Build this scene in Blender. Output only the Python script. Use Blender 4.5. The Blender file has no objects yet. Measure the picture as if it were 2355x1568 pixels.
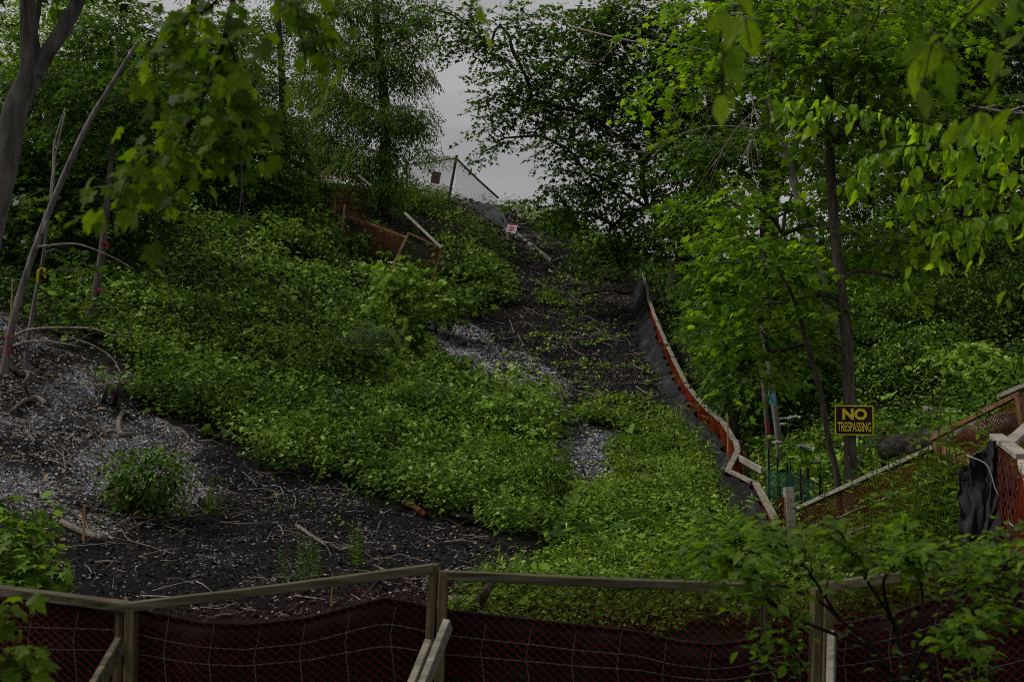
import bpy, math, random
import numpy as np
from mathutils import Vector, Matrix

R = math.radians
random.seed(11)
rng = np.random.default_rng(11)
SC = bpy.context.scene
COL = SC.collection

# ------------------------------------------------------------------ camera
CAM_H, PITCH, FPX, CX, CY = 1.6, R(5.0), 3269.0, 1177.0, 784.0
cam_d = bpy.data.cameras.new('camera')
cam = bpy.data.objects.new('camera', cam_d)
COL.objects.link(cam)
cam.location = (0, 0, CAM_H)
cam.rotation_euler = (R(90) + PITCH, 0, 0)
cam_d.sensor_width = 36
cam_d.lens = 50
cam_d.clip_start = 0.05
cam_d.clip_end = 3000
cam_d.dof.use_dof = True
cam_d.dof.focus_distance = 21
cam_d.dof.aperture_fstop = 6.3
SC.camera = cam

# ------------------------------------------------------------------ sky, sun, exposure
SUN_EL, SUN_AZ = R(51), R(-96)          # azimuth clockwise from +Y: from the left, over the open slope
w = bpy.data.worlds.new('World')
SC.world = w
w.use_nodes = True
nt = w.node_tree
nt.nodes.clear()
out = nt.nodes.new('ShaderNodeOutputWorld')
bg = nt.nodes.new('ShaderNodeBackground')
bg.inputs['Strength'].default_value = 0.056
sky = nt.nodes.new('ShaderNodeTexSky')
sky.sky_type = 'NISHITA'
sky.sun_disc = False
sky.sun_elevation = SUN_EL
sky.sun_rotation = SUN_AZ
sky.dust_density = 4
hs = nt.nodes.new('ShaderNodeHueSaturation')
hs.inputs['Saturation'].default_value = 0.22
nt.links.new(sky.outputs[0], hs.inputs['Color'])
tc = nt.nodes.new('ShaderNodeTexCoord')
mp = nt.nodes.new('ShaderNodeMapping')
mp.inputs['Scale'].default_value = (1.2, 1.2, 9)
nt.links.new(tc.outputs['Generated'], mp.inputs['Vector'])
no = nt.nodes.new('ShaderNodeTexNoise')
no.inputs['Scale'].default_value = 2.2
no.inputs['Detail'].default_value = 5
nt.links.new(mp.outputs[0], no.inputs['Vector'])
cr = nt.nodes.new('ShaderNodeValToRGB')
cr.color_ramp.elements[0].position = 0.34
cr.color_ramp.elements[0].color = (4.3, 4.22, 4.38, 1)
cr.color_ramp.elements[1].position = 0.66
cr.color_ramp.elements[1].color = (7.2, 7.02, 7.05, 1)
nt.links.new(no.outputs['Fac'], cr.inputs['Fac'])
mx = nt.nodes.new('ShaderNodeMix')
mx.data_type = 'RGBA'
mx.inputs['Factor'].default_value = 0.85
nt.links.new(hs.outputs[0], mx.inputs[6])
nt.links.new(cr.outputs[0], mx.inputs[7])
nt.links.new(mx.outputs[2], bg.inputs['Color'])
nt.links.new(bg.outputs[0], out.inputs['Surface'])

sun_d = bpy.data.lights.new('sun', 'SUN')
sun_d.energy = 1.5
sun_d.angle = R(12)
sun_d.color = (1.0, 0.97, 0.92)
sun = bpy.data.objects.new('sun', sun_d)
COL.objects.link(sun)
sdir = Vector((math.sin(SUN_AZ) * math.cos(SUN_EL), math.cos(SUN_AZ) * math.cos(SUN_EL), math.sin(SUN_EL)))
sun.rotation_euler = sdir.to_track_quat('Z', 'Y').to_euler()
sun.location = sdir * 60

SC.view_settings.view_transform = 'Standard'
SC.view_settings.look = 'None'
SC.view_settings.gamma = 1
SC.view_settings.use_curve_mapping = False
SC.view_settings.exposure = 0.5
SC.cycles.max_bounces = 6
SC.cycles.diffuse_bounces = 3
SC.cycles.glossy_bounces = 2
SC.cycles.transmission_bounces = 4
SC.cycles.transparent_max_bounces = 6
SC.cycles.use_denoising = False
SC.cycles.filter_width = 1.0

# ------------------------------------------------------------------ picture <-> world helpers
cp, sp_ = math.cos(PITCH), math.sin(PITCH)


def P(px, py, d):
    """the point at forward distance d (metres along +Y) that is seen at px, py"""
    x, v = (px - CX) / FPX, (CY - py) / FPX
    dy, dz = cp - v * sp_, sp_ + v * cp
    t = d / dy
    return Vector((x * t, d, CAM_H + dz * t))


def proj(p):
    """(N,3) -> px, py"""
    p = np.asarray(p, float)
    q = p - np.array([0, 0, CAM_H])
    f = q[:, 1] * cp + q[:, 2] * sp_
    u = -q[:, 1] * sp_ + q[:, 2] * cp
    f = np.where(f > 0.05, f, 0.05)
    return CX + q[:, 0] / f * FPX, CY - u / f * FPX


def inpoly(px, py, poly):
    r = np.zeros(len(px), bool)
    n = len(poly)
    for i in range(n):
        x0, y0 = poly[i]
        x1, y1 = poly[(i + 1) % n]
        c = ((y0 > py) != (y1 > py)) & (px < (x1 - x0) * (py - y0) / ((y1 - y0) + 1e-9) + x0)
        r ^= c
    return r


def hash2(ix, iy, seed):
    h = (ix.astype(np.int64) * 374761393 + iy.astype(np.int64) * 668265263 + seed * 974634777) & 0x7fffffff
    h = ((h ^ (h >> 13)) * 1274126177) & 0x7fffffff
    return ((h ^ (h >> 16)) & 0xffff) / 65535.0


def vnoise(x, y, seed=0):
    ix, iy = np.floor(x), np.floor(y)
    fx, fy = x - ix, y - iy
    fx, fy = fx * fx * (3 - 2 * fx), fy * fy * (3 - 2 * fy)
    a, b = hash2(ix, iy, seed), hash2(ix + 1, iy, seed)
    c, d = hash2(ix, iy + 1, seed), hash2(ix + 1, iy + 1, seed)
    return (a * (1 - fx) + b * fx) * (1 - fy) + (c * (1 - fx) + d * fx) * fy


def fbm(x, y, seed=0, octs=4):
    s, a = 0, 0.5
    for o in range(octs):
        s = s + a * vnoise(x, y, seed + o)
        x, y, a = x * 2.03 + 3.1, y * 2.03 + 1.7, a * 0.5
    return s / (1 - 0.5 ** octs)


# ------------------------------------------------------------------ materials
def mat(name):
    m = bpy.data.materials.new(name)
    m.use_nodes = True
    b = m.node_tree.nodes['Principled BSDF']
    b.inputs['Specular IOR Level'].default_value = 0.08
    return m, m.node_tree, b


def ramp(nt, fac, stops):
    r = nt.nodes.new('ShaderNodeValToRGB')
    e = r.color_ramp.elements
    while len(e) < len(stops):
        e.new(0.5)
    for k, (p, c) in enumerate(stops):
        e[k].position = p
        e[k].color = (*c, 1)
    nt.links.new(fac, r.inputs['Fac'])
    return r.outputs['Color']


def noise(nt, scale, detail=4, vec=None, rough=0.55, stretch=None):
    n = nt.nodes.new('ShaderNodeTexNoise')
    n.inputs['Scale'].default_value = scale
    n.inputs['Detail'].default_value = detail
    n.inputs['Roughness'].default_value = rough
    if vec is None:
        t = nt.nodes.new('ShaderNodeTexCoord')
        vec = t.outputs['Object']
    if stretch:
        mpn = nt.nodes.new('ShaderNodeMapping')
        mpn.inputs['Scale'].default_value = stretch
        nt.links.new(vec, mpn.inputs['Vector'])
        vec = mpn.outputs[0]
    nt.links.new(vec, n.inputs['Vector'])
    return n.outputs['Fac']


def bump(nt, b, h, strength=0.4, dist=0.01):
    bn = nt.nodes.new('ShaderNodeBump')
    bn.inputs['Strength'].default_value = strength
    bn.inputs['Distance'].default_value = dist
    nt.links.new(h, bn.inputs['Height'])
    nt.links.new(bn.outputs[0], b.inputs['Normal'])


def leaf_mat(name, stops, transl=0.38, rough=0.42, per_object=False, boost=2.3, spec=0.13):
    """leaf blade: reflective side plus light that comes through; the tint varies leaf by leaf"""
    m, nt, b = mat(name)
    if per_object:
        oi = nt.nodes.new('ShaderNodeObjectInfo')
        fac = oi.outputs['Random']
    else:
        at = nt.nodes.new('ShaderNodeAttribute')
        at.attribute_name = 'tint'
        fac = at.outputs['Fac']
    c = ramp(nt, fac, stops)
    if per_object:
        # blotches and a paler midrib on leaves that are seen close to
        tcn = nt.nodes.new('ShaderNodeTexCoord')
        sx = nt.nodes.new('ShaderNodeSeparateXYZ')
        nt.links.new(tcn.outputs['Object'], sx.inputs[0])
        ab = nt.nodes.new('ShaderNodeMath')
        ab.operation = 'ABSOLUTE'
        nt.links.new(sx.outputs['X'], ab.inputs[0])
        rib = ramp(nt, ab.outputs[0], [(0.0, (1.35, 1.3, 1.3)), (0.03, (1, 1, 1))])
        blo = ramp(nt, noise(nt, 5, 4), [(0.3, (0.62, 0.66, 0.6)), (0.55, (1, 1, 1)), (0.75, (1.2, 1.12, .95))])
        for other in (rib, blo):
            mm = nt.nodes.new('ShaderNodeMix')
            mm.data_type = 'RGBA'
            mm.blend_type = 'MULTIPLY'
            mm.inputs['Factor'].default_value = 1
            nt.links.new(c, mm.inputs[6])
            nt.links.new(other, mm.inputs[7])
            c = mm.outputs[2]
    nt.links.new(c, b.inputs['Base Color'])
    b.inputs['Roughness'].default_value = rough
    b.inputs['Specular IOR Level'].default_value = spec
    tr = nt.nodes.new('ShaderNodeBsdfTranslucent')
    mul = nt.nodes.new('ShaderNodeMix')
    mul.data_type = 'RGBA'
    mul.blend_type = 'MULTIPLY'
    mul.inputs['Factor'].default_value = 1
    nt.links.new(c, mul.inputs[6])
    mul.inputs[7].default_value = (boost * 1.15, boost * 1.1, boost * 0.5, 1)
    nt.links.new(mul.outputs[2], tr.inputs['Color'])
    ms = nt.nodes.new('ShaderNodeMixShader')
    ms.inputs['Fac'].default_value = transl
    nt.links.new(b.outputs[0], ms.inputs[1])
    nt.links.new(tr.outputs[0], ms.inputs[2])
    nt.links.new(ms.outputs[0], nt.nodes['Material Output'].inputs['Surface'])
    return m


def bark_mat(name, c0, c1, c2, scale=14, stretch=(1, 1, 0.18), bs=0.7):
    m, nt, b = mat(name)
    n = noise(nt, scale, 6, stretch=stretch, rough=0.65)
    n2 = noise(nt, 2.3, 3)
    c = ramp(nt, n, [(0.3, c0), (0.5, c1), (0.72, c2)])
    mixn = nt.nodes.new('ShaderNodeMix')
    mixn.data_type = 'RGBA'
    mixn.blend_type = 'MULTIPLY'
    mixn.inputs['Factor'].default_value = 0.7
    nt.links.new(c, mixn.inputs[6])
    nt.links.new(ramp(nt, n2, [(0.35, (0.55, 0.6, 0.5)), (0.65, (1.15, 1.1, 1.05))]), mixn.inputs[7])
    nt.links.new(mixn.outputs[2], b.inputs['Base Color'])
    b.inputs['Roughness'].default_value = 0.9
    bump(nt, b, n, bs, 0.02)
    return m


def wood_mat(name, c0, c1, c2, axis=0):
    m, nt, b = mat(name)
    st = [26, 26, 26]
    st[axis] = 1.6
    n = noise(nt, 1.6, 6, stretch=tuple(st), rough=0.6)
    n2 = noise(nt, 3, 3)
    c = ramp(nt, n, [(0.32, c0), (0.52, c1), (0.7, c2)])
    mixn = nt.nodes.new('ShaderNodeMix')
    mixn.data_type = 'RGBA'
    mixn.blend_type = 'MULTIPLY'
    mixn.inputs['Factor'].default_value = 0.8
    nt.links.new(c, mixn.inputs[6])
    nt.links.new(ramp(nt, n2, [(0.35, (0.55, 0.58, 0.5)), (0.7, (1.1, 1.08, 1.05))]), mixn.inputs[7])
    st2 = [9, 9, 9]
    st2[axis] = 2.4
    kn = noise(nt, 1.0, 2, stretch=tuple(st2))
    mk = nt.nodes.new('ShaderNodeMix')
    mk.data_type = 'RGBA'
    mk.blend_type = 'MULTIPLY'
    mk.inputs['Factor'].default_value = 1
    nt.links.new(mixn.outputs[2], mk.inputs[6])
    nt.links.new(ramp(nt, kn, [(0.27, (0.3, 0.26, 0.22)), (0.34, (1, 1, 1)), (0.72, (1.1, 1.1, 1.1))]), mk.inputs[7])
    nt.links.new(mk.outputs[2], b.inputs['Base Color'])
    b.inputs['Roughness'].default_value = 0.85
    bump(nt, b, n, 0.5, 0.006)
    return m


def plain_mat(name, c, rough=0.6, var=0.25, scale=9, metal=0, transl=0):
    m, nt, b = mat(name)
    n = noise(nt, scale, 4)
    lo = tuple(max(0, v * (1 - var)) for v in c)
    hi = tuple(min(1, v * (1 + var)) for v in c)
    co = ramp(nt, n, [(0.3, lo), (0.7, hi)])
    nt.links.new(co, b.inputs['Base Color'])
    b.inputs['Roughness'].default_value = rough
    b.inputs['Metallic'].default_value = metal
    if transl:
        tr = nt.nodes.new('ShaderNodeBsdfTranslucent')
        nt.links.new(co, tr.inputs['Color'])
        ms = nt.nodes.new('ShaderNodeMixShader')
        ms.inputs['Fac'].default_value = transl
        nt.links.new(b.outputs[0], ms.inputs[1])
        nt.links.new(tr.outputs[0], ms.inputs[2])
        nt.links.new(ms.outputs[0], nt.nodes['Material Output'].inputs['Surface'])
    return m


G_D, G_M, G_L = (0.022, 0.052, 0.010), (0.045, 0.100, 0.014), (0.085, 0.160, 0.018)
M = {}
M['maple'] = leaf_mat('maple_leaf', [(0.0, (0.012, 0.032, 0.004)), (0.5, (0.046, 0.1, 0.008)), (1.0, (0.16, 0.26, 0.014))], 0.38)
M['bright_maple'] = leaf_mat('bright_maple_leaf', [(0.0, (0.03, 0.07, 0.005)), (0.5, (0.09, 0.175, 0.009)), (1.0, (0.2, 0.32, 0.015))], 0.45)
M['ash'] = leaf_mat('ash_leaf', [(0.1, (0.024, 0.058, 0.008)), (0.5, (0.052, 0.105, 0.011)), (0.9, (0.095, 0.16, 0.014))], 0.42)
M['cover'] = leaf_mat('ground_cover_leaf', [(0.0, (0.008, 0.024, 0.004)), (0.42, (0.055, 0.118, 0.014)), (0.85, (0.20, 0.33, 0.04)), (1.0, (0.30, 0.40, 0.13))], 0.16, rough=0.6, spec=.09)
M['weed'] = leaf_mat('weed_leaf', [(0.0, (0.010, 0.028, 0.004)), (0.45, (0.068, 0.138, 0.013)), (0.88, (0.21, 0.33, 0.035)), (1.0, (0.30, 0.40, 0.11))], 0.18, rough=0.6, spec=.09)
M['pale_weed'] = leaf_mat('pale_weed_leaf', [(0.05, (0.04, 0.08, 0.035)), (0.5, (0.075, 0.125, 0.06)), (0.95, (0.13, 0.18, 0.11))], 0.3, rough=0.6)
M['elm_one'] = leaf_mat('elm_leaf', [(0.0, (0.09, 0.18, 0.009)), (0.5, (0.16, 0.28, 0.012)), (1.0, (0.24, 0.37, 0.018))], 0.55, rough=0.38, per_object=True, spec=.22)
M['maple_one'] = leaf_mat('single_maple_leaf', [(0.0, (0.05, 0.10, 0.005)), (0.5, (0.09, 0.165, 0.007)), (1.0, (0.14, 0.22, 0.010))], 0.5, per_object=True)
M['shrub_one'] = leaf_mat('shrub_leaf', [(0.0, (0.05, 0.11, 0.006)), (0.5, (0.10, 0.19, 0.009)), (1.0, (0.19, 0.30, 0.014))], 0.45, rough=0.45, per_object=True, spec=.25)
M['shrub'] = leaf_mat('shrub_leaf_mass', [(0.05, (0.05, 0.11, 0.006)), (0.5, (0.10, 0.19, 0.009)), (0.95, (0.19, 0.30, 0.014))], 0.45, rough=0.45, spec=.25)
M['bark_grey'] = bark_mat('grey_bark', (0.07, 0.062, 0.061), (0.15, 0.135, 0.133), (0.26, 0.24, 0.235), 16)
M['bark_dark'] = bark_mat('dark_bark', (0.02, 0.017, 0.015), (0.05, 0.042, 0.036), (0.10, 0.085, 0.075), 20)
M['bark_brown'] = bark_mat('brown_bark', (0.035, 0.029, 0.025), (0.09, 0.077, 0.067), (0.17, 0.15, 0.13), 18)
M['bark_log'] = bark_mat('furrowed_log_bark', (0.018, 0.016, 0.014), (0.085, 0.078, 0.068), (0.23, 0.215, 0.19), 9, (.35, 1.6, 1.6), 1.0)
M['deadwood'] = bark_mat('dead_wood', (0.06, 0.05, 0.045), (0.16, 0.135, 0.12), (0.3, 0.26, 0.235), 22)
M['rotten'] = bark_mat('rotten_wood', (0.03, 0.012, 0.006), (0.09, 0.04, 0.02), (0.17, 0.085, 0.04), 20)
M['wood_old'] = wood_mat('weathered_lumber', (0.05, 0.043, 0.03), (0.12, 0.104, 0.07), (0.2, 0.178, 0.132), 0)
M['wood_old_z'] = wood_mat('weathered_post', (0.065, 0.05, 0.027), (0.13, 0.103, 0.055), (0.2, 0.165, 0.1), 2)
M['wood_grey'] = wood_mat('grey_lumber', (0.18, 0.16, 0.13), (0.33, 0.30, 0.26), (0.46, 0.43, 0.38), 0)
M['wood_hill'] = wood_mat('stained_rail_lumber', (0.11, 0.095, 0.075), (0.25, 0.225, 0.19), (0.38, 0.35, 0.30), 1)
M['wood_pale'] = wood_mat('pale_sawn_wood', (0.24, 0.215, 0.18), (0.40, 0.37, 0.32), (0.54, 0.5, 0.44), 0)
M['wood_new'] = wood_mat('fresh_stake_wood', (0.25, 0.15, 0.06), (0.42, 0.27, 0.11), (0.55, 0.38, 0.18), 2)
M['wood_brown'] = wood_mat('brown_post_wood', (0.10, 0.05, 0.025), (0.22, 0.115, 0.06), (0.34, 0.2, 0.12), 2)
M['net_near'] = plain_mat('dark_red_net', (0.20, 0.022, 0.010), 0.6, 0.4, 3, transl=0.2)  # darker and redder than the slope netting
M['net_dark'] = plain_mat('brown_orange_net', (0.20, 0.045, 0.012), 0.6, 0.3, 5, transl=0.3)
M['wood_tan'] = wood_mat('tan_post_wood', (0.2, 0.13, 0.075), (0.34, 0.24, 0.14), (0.46, 0.34, 0.22), 2)
M['net'] = plain_mat('orange_plastic_net', (0.27, 0.042, 0.016), 0.5, 0.65, 2.2, transl=0.3)
M['net_old'] = plain_mat('faded_plastic_net', (0.15, 0.036, 0.013), 0.55, 0.5, 2.5, transl=0.3)
M['net_sheet'] = plain_mat('bunched_plastic_net', (0.36, 0.045, 0.022), 0.6, 0.35, 6, transl=0.35)
M['wire'] = plain_mat('galvanised_wire', (0.30, 0.33, 0.36), 0.45, 0.2, 30, 0.5)
M['steel'] = plain_mat('dark_steel', (0.05, 0.05, 0.052), 0.6, 0.3, 10, 0.3)
M['chain'] = plain_mat('chain_link_wire', (0.09, 0.09, 0.095), 0.6, 0.2, 30, 0.4)
M['green_plastic'] = plain_mat('green_plastic', (0.012, 0.06, 0.045), 0.35, 0.3, 20)
M['stake_black'] = plain_mat('black_stake_paint', (0.014, 0.022, 0.02), 0.6, 0.3, 20)
M['pipe'] = plain_mat('stained_pipe', (0.21, 0.185, 0.145), 0.7, 0.35, 7)
M['pvc'] = plain_mat('pale_plastic', (0.5, 0.52, 0.53), 0.5, 0.15, 12)
M['blue_pipe'] = plain_mat('blue_grey_metal', (0.20, 0.25, 0.28), 0.5, 0.25, 12)
M['sign_yellow'] = plain_mat('yellow_sign_paint', (0.86, 0.62, 0.035), 0.45, 0.2, 14)
M['sign_black'] = plain_mat('black_sign_paint', (0.022, 0.02, 0.023), 0.5, 0.6, 18)
M['sign_white'] = plain_mat('white_sign_paint', (0.62, 0.65, 0.64), 0.5, 0.08, 8)
M['sign_shaded'] = plain_mat('shaded_sign_paint', (0.16, 0.155, 0.14), 0.6, 0.15, 8)  # backlit board, its shade put into the paint colour
M['sign_red'] = plain_mat('red_sign_paint', (0.32, 0.014, 0.035), 0.5, 0.1, 8)
M['print_grey'] = plain_mat('grey_print', (0.16, 0.17, 0.18), 0.6, 0.1, 8)
M['ribbon_yellow'] = plain_mat('yellow_ribbon', (0.62, 0.47, 0.02), 0.4, 0.1, 10, transl=0.3)
M['ribbon_pink'] = plain_mat('pink_ribbon', (0.45, 0.09, 0.19), 0.4, 0.1, 10, transl=0.3)
M['ribbon_red'] = plain_mat('red_ribbon', (0.26, 0.02, 0.045), 0.4, 0.1, 10, transl=0.3)
M['ribbon_blue'] = plain_mat('blue_ribbon', (0.16, 0.42, 0.55), 0.4, 0.1, 10, transl=0.3)
M['petal'] = plain_mat('white_petal', (0.72, 0.72, 0.74), 0.6, 0.05, 10, transl=0.3)
M['petal_yellow'] = plain_mat('yellow_petal', (0.6, 0.45, 0.02), 0.6, 0.05, 10, transl=0.3)
M['stem'] = plain_mat('green_stem', (0.05, 0.085, 0.02), 0.6, 0.25, 12)
M['twig'] = plain_mat('dark_twig', (0.022, 0.017, 0.014), 0.8, 0.3, 14)
M['twig_pale'] = plain_mat('pale_twig', (0.24, 0.2, 0.17), 0.85, 0.35, 14)


def silt_mat():
    m, nt, b = mat('black_silt_fabric')
    n = noise(nt, 3.5, 5)
    c = ramp(nt, n, [(0.3, (0.006, 0.006, 0.0065)), (0.55, (0.011, 0.011, 0.012)), (0.75, (0.026, 0.025, 0.027))])
    nt.links.new(c, b.inputs['Base Color'])
    b.inputs['Roughness'].default_value = 0.6
    b.inputs['Specular IOR Level'].default_value = 0.08
    w = noise(nt, 220, 2)
    bump(nt, b, w, 0.25, 0.002)
    return m


M['silt'] = silt_mat()


def silt_grey():
    m, nt, b = mat('dusty_silt_fabric')
    n = noise(nt, 2.2, 6)
    c = ramp(nt, n, [(0.3, (0.009, 0.009, 0.0095)), (0.55, (0.019, 0.0185, 0.02)), (0.75, (0.055, 0.054, 0.058))])
    nt.links.new(c, b.inputs['Base Color'])
    b.inputs['Roughness'].default_value = 0.8
    b.inputs['Specular IOR Level'].default_value = 0.12
    w = noise(nt, 4.5, 5, stretch=(1, 1, .6))
    bump(nt, b, w, 0.8, 0.09)
    return m


M['silt_grey'] = silt_grey()


def stone_mat(name, stops, rough=0.8):
    m, nt, b = mat(name)
    at = nt.nodes.new('ShaderNodeAttribute')
    at.attribute_name = 'tint'
    nt.links.new(ramp(nt, at.outputs['Fac'], stops), b.inputs['Base Color'])
    b.inputs['Roughness'].default_value = rough
    return m


M['gravel'] = stone_mat('gravel_stone', [(0.0, (0.025, 0.026, 0.03)), (0.35, (0.11, 0.11, 0.122)), (0.7, (0.23, 0.232, 0.248)), (0.92, (0.40, 0.40, 0.415)), (1.0, (0.2, 0.16, 0.11))])
M['litter'] = stone_mat('dry_leaf', [(0.0, (0.03, 0.02, 0.014)), (0.4, (0.085, 0.06, 0.042)), (0.75, (0.20, 0.15, 0.10)), (0.93, (0.34, 0.27, 0.19)), (1.0, (0.42, 0.24, 0.09))])
M['grey_litter'] = stone_mat('grey_dead_leaf', [(0.0, (0.012, 0.010, 0.010)), (0.5, (0.045, 0.039, 0.035)), (0.85, (0.12, 0.105, 0.095)), (1.0, (0.25, 0.22, 0.19))])
M['pale_straw'] = stone_mat('dry_grass_blade', [(0.0, (0.05, 0.045, 0.04)), (0.5, (0.14, 0.125, 0.11)), (1.0, (0.34, 0.31, 0.27))])
M['clod'] = stone_mat('soil_clod', [(0.0, (0.008, 0.007, 0.007)), (0.6, (0.019, 0.016, 0.016)), (0.9, (0.042, 0.036, 0.034)), (1.0, (0.10, 0.095, 0.095))])


def ground_mat():
    m, nt, b = mat('forest_soil')

    def att(n):
        a = nt.nodes.new('ShaderNodeAttribute')
        a.attribute_name = n
        return a.outputs['Fac']

    def mix(f, a, c):
        x = nt.nodes.new('ShaderNodeMix')
        x.data_type = 'RGBA'
        nt.links.new(f, x.inputs['Factor'])
        nt.links.new(a, x.inputs[6])
        nt.links.new(c, x.inputs[7])
        return x.outputs[2]
    n1 = noise(nt, 5, 6, rough=0.7)
    n2 = noise(nt, 22, 4, rough=0.7)
    soil = ramp(nt, n1, [(0.3, (0.004, 0.0035, 0.004)), (0.55, (0.008, 0.007, 0.008)), (0.75, (0.018, 0.015, 0.015))])
    v = nt.nodes.new('ShaderNodeTexVoronoi')
    v.inputs['Scale'].default_value = 26
    t = nt.nodes.new('ShaderNodeTexCoord')
    nt.links.new(t.outputs['Object'], v.inputs['Vector'])
    sep = nt.nodes.new('ShaderNodeSeparateColor')
    nt.links.new(v.outputs['Color'], sep.inputs[0])
    grav = ramp(nt, sep.outputs[0], [(0.0, (0.025, 0.025, 0.028)), (0.5, (0.07, 0.07, 0.077)), (1.0, (0.17, 0.17, 0.18))])
    lit = ramp(nt, n2, [(0.3, (0.008, 0.007, 0.0065)), (0.55, (0.02, 0.017, 0.015)), (0.75, (0.05, 0.043, 0.037))])
    veg = ramp(nt, n1, [(0.3, (0.005, 0.006, 0.004)), (0.7, (0.012, 0.014, 0.007))])
    c = mix(att('veg'), soil, veg)
    c = mix(att('litter'), c, lit)
    c = mix(att('gravel'), c, grav)
    nt.links.new(c, b.inputs['Base Color'])
    b.inputs['Roughness'].default_value = 0.95
    bump(nt, b, n2, 0.6, 0.03)
    return m


M['ground'] = ground_mat()
M['silt_mid'] = plain_mat('creased_silt_fabric', (0.03, 0.03, 0.032), .75, .7, 7)
M['dusty'] = plain_mat('dusty_grey_fabric', (0.15, 0.145, 0.145), .9, .6, 9)

# ------------------------------------------------------------------ mesh helpers


def tag(o, label=None, cat=None, group=None, kind=None):
    if label:
        o['label'] = label
    if cat:
        o['category'] = cat
    if group:
        o['group'] = group
    if kind:
        o['kind'] = kind
    return o


def thing(name, label, cat, loc, group=None):
    o = bpy.data.objects.new(name, None)
    COL.objects.link(o)
    o.location = loc
    o.empty_display_size = 0.2
    return tag(o, label, cat, group)


def crom(pts, n=6):
    """smooth curve through points (list of Vectors)"""
    p = [Vector(q) for q in pts]
    if len(p) < 3:
        return [p[0].lerp(p[-1], i / n) for i in range(n + 1)]
    p = [p[0] * 2 - p[1]] + p + [p[-1] * 2 - p[-2]]
    o = []
    for i in range(1, len(p) - 2):
        a, b, c, d = p[i - 1:i + 3]
        for k in range(n):
            t = k / n
            o.append(0.5 * ((2 * b) + (c - a) * t + (2 * a - 5 * b + 4 * c - d) * t * t + (3 * b - a - 3 * c + d) * t ** 3))
    o.append(p[-2])
    return o


def interp(vals, n):
    v = np.array(vals, float)
    return np.interp(np.linspace(0, 1, n), np.linspace(0, 1, len(v)), v)


class MB:
    def __init__(s):
        s.v, s.f = [], []

    def add(s, v, f):
        b = len(s.v)
        s.v += [tuple(q) for q in v]
        s.f += [tuple(b + i for i in q) for q in f]

    def tube(s, pts, radii, sides=6, rough=0, caps=True):
        n = len(pts)
        fur = [[random.uniform(-rough, rough) * 1.6 for k in range(sides)] for q in range(3)]
        rad = interp(radii, n)
        prev = None
        vs = []
        for i, p in enumerate(pts):
            t = (pts[min(i + 1, n - 1)] - pts[max(i - 1, 0)])
            if t.length < 1e-9:
                t = Vector((0, 0, 1))
            t.normalize()
            if prev is None:
                a = Vector((1, 0, 0)) if abs(t.x) < 0.8 else Vector((0, 1, 0))
                u = (a - t * a.dot(t)).normalized()
            else:
                u = (prev - t * prev.dot(t)).normalized()
            prev = u
            w_ = t.cross(u)
            for k in range(sides):
                an = 2 * math.pi * k / sides
                fq = i / max(1, n - 1) * 1.999
                r = rad[i] * (1 + ((random.uniform(-rough, rough) * .45 + fur[int(fq)][k] * (1 - fq % 1) + fur[int(fq) + 1][k] * (fq % 1)) if rough else 0))
                vs.append(p + (u * math.cos(an) + w_ * math.sin(an)) * r)
        fs = []
        for i in range(n - 1):
            for k in range(sides):
                k2 = (k + 1) % sides
                fs.append((i * sides + k, i * sides + k2, (i + 1) * sides + k2, (i + 1) * sides + k))
        if caps:
            fs.append(tuple(range(sides - 1, -1, -1)))
            fs.append(tuple((n - 1) * sides + k for k in range(sides)))
        s.add(vs, fs)

    def board(s, a, b, wid, thick, up=Vector((0, 0, 1)), jitter=0.0, cut=0.003):
        """a box from a to b; wid is measured along up, thick across"""
        a, b = Vector(a), Vector(b)
        d = (b - a).normalized()
        side = d.cross(up).normalized()
        u = side.cross(d).normalized()
        vs = []
        c = cut
        for q, e in ((a, 0), (b, 1)):
            for sx, sz in ((-1, -1), (1, -1), (1, 1), (-1, 1)):
                j = Vector((random.uniform(-1, 1), random.uniform(-1, 1), random.uniform(-1, 1))) * jitter
                # bevelled edge: two vertices per corner
                vs.append(q + side * sx * (thick / 2 - c) + u * sz * wid / 2 + j)
                vs.append(q + side * sx * thick / 2 + u * sz * (wid / 2 - c) + j)
        order = [1, 0, 2, 3, 5, 4, 6, 7]
        fs = []
        for k in range(8):
            i, j = order[k], order[(k + 1) % 8]
            fs.append((i, j, 8 + j, 8 + i))
        fs.append(tuple(order[::-1]))
        fs.append(tuple(8 + k for k in order))
        s.add(vs, fs)

    def box(s, c, hx, hy, hz, rot=None):
        vs = []
        for z in (-1, 1):
            for x, y in ((-1, -1), (1, -1), (1, 1), (-1, 1)):
                q = Vector((x * hx, y * hy, z * hz))
                if rot:
                    q = rot @ q
                vs.append(Vector(c) + q)
        s.add(vs, [(3, 2, 1, 0), (4, 5, 6, 7), (0, 1, 5, 4), (1, 2, 6, 5), (2, 3, 7, 6), (3, 0, 4, 7)])

    def build(s, name, m, parent=None, origin=None, smooth=False, loc=None):
        me = bpy.data.meshes.new(name)
        o_ = Vector(origin) if origin is not None else Vector((0, 0, 0))
        me.from_pydata([tuple(Vector(q) - o_) for q in s.v], [], s.f)
        me.materials.append(m)
        if smooth:
            me.polygons.foreach_set('use_smooth', [True] * len(me.polygons))
        me.update()
        o = bpy.data.objects.new(name, me)
        COL.objects.link(o)
        if parent is not None:
            o.parent = parent
        elif origin is not None:
            o.location = o_
        return o


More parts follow.
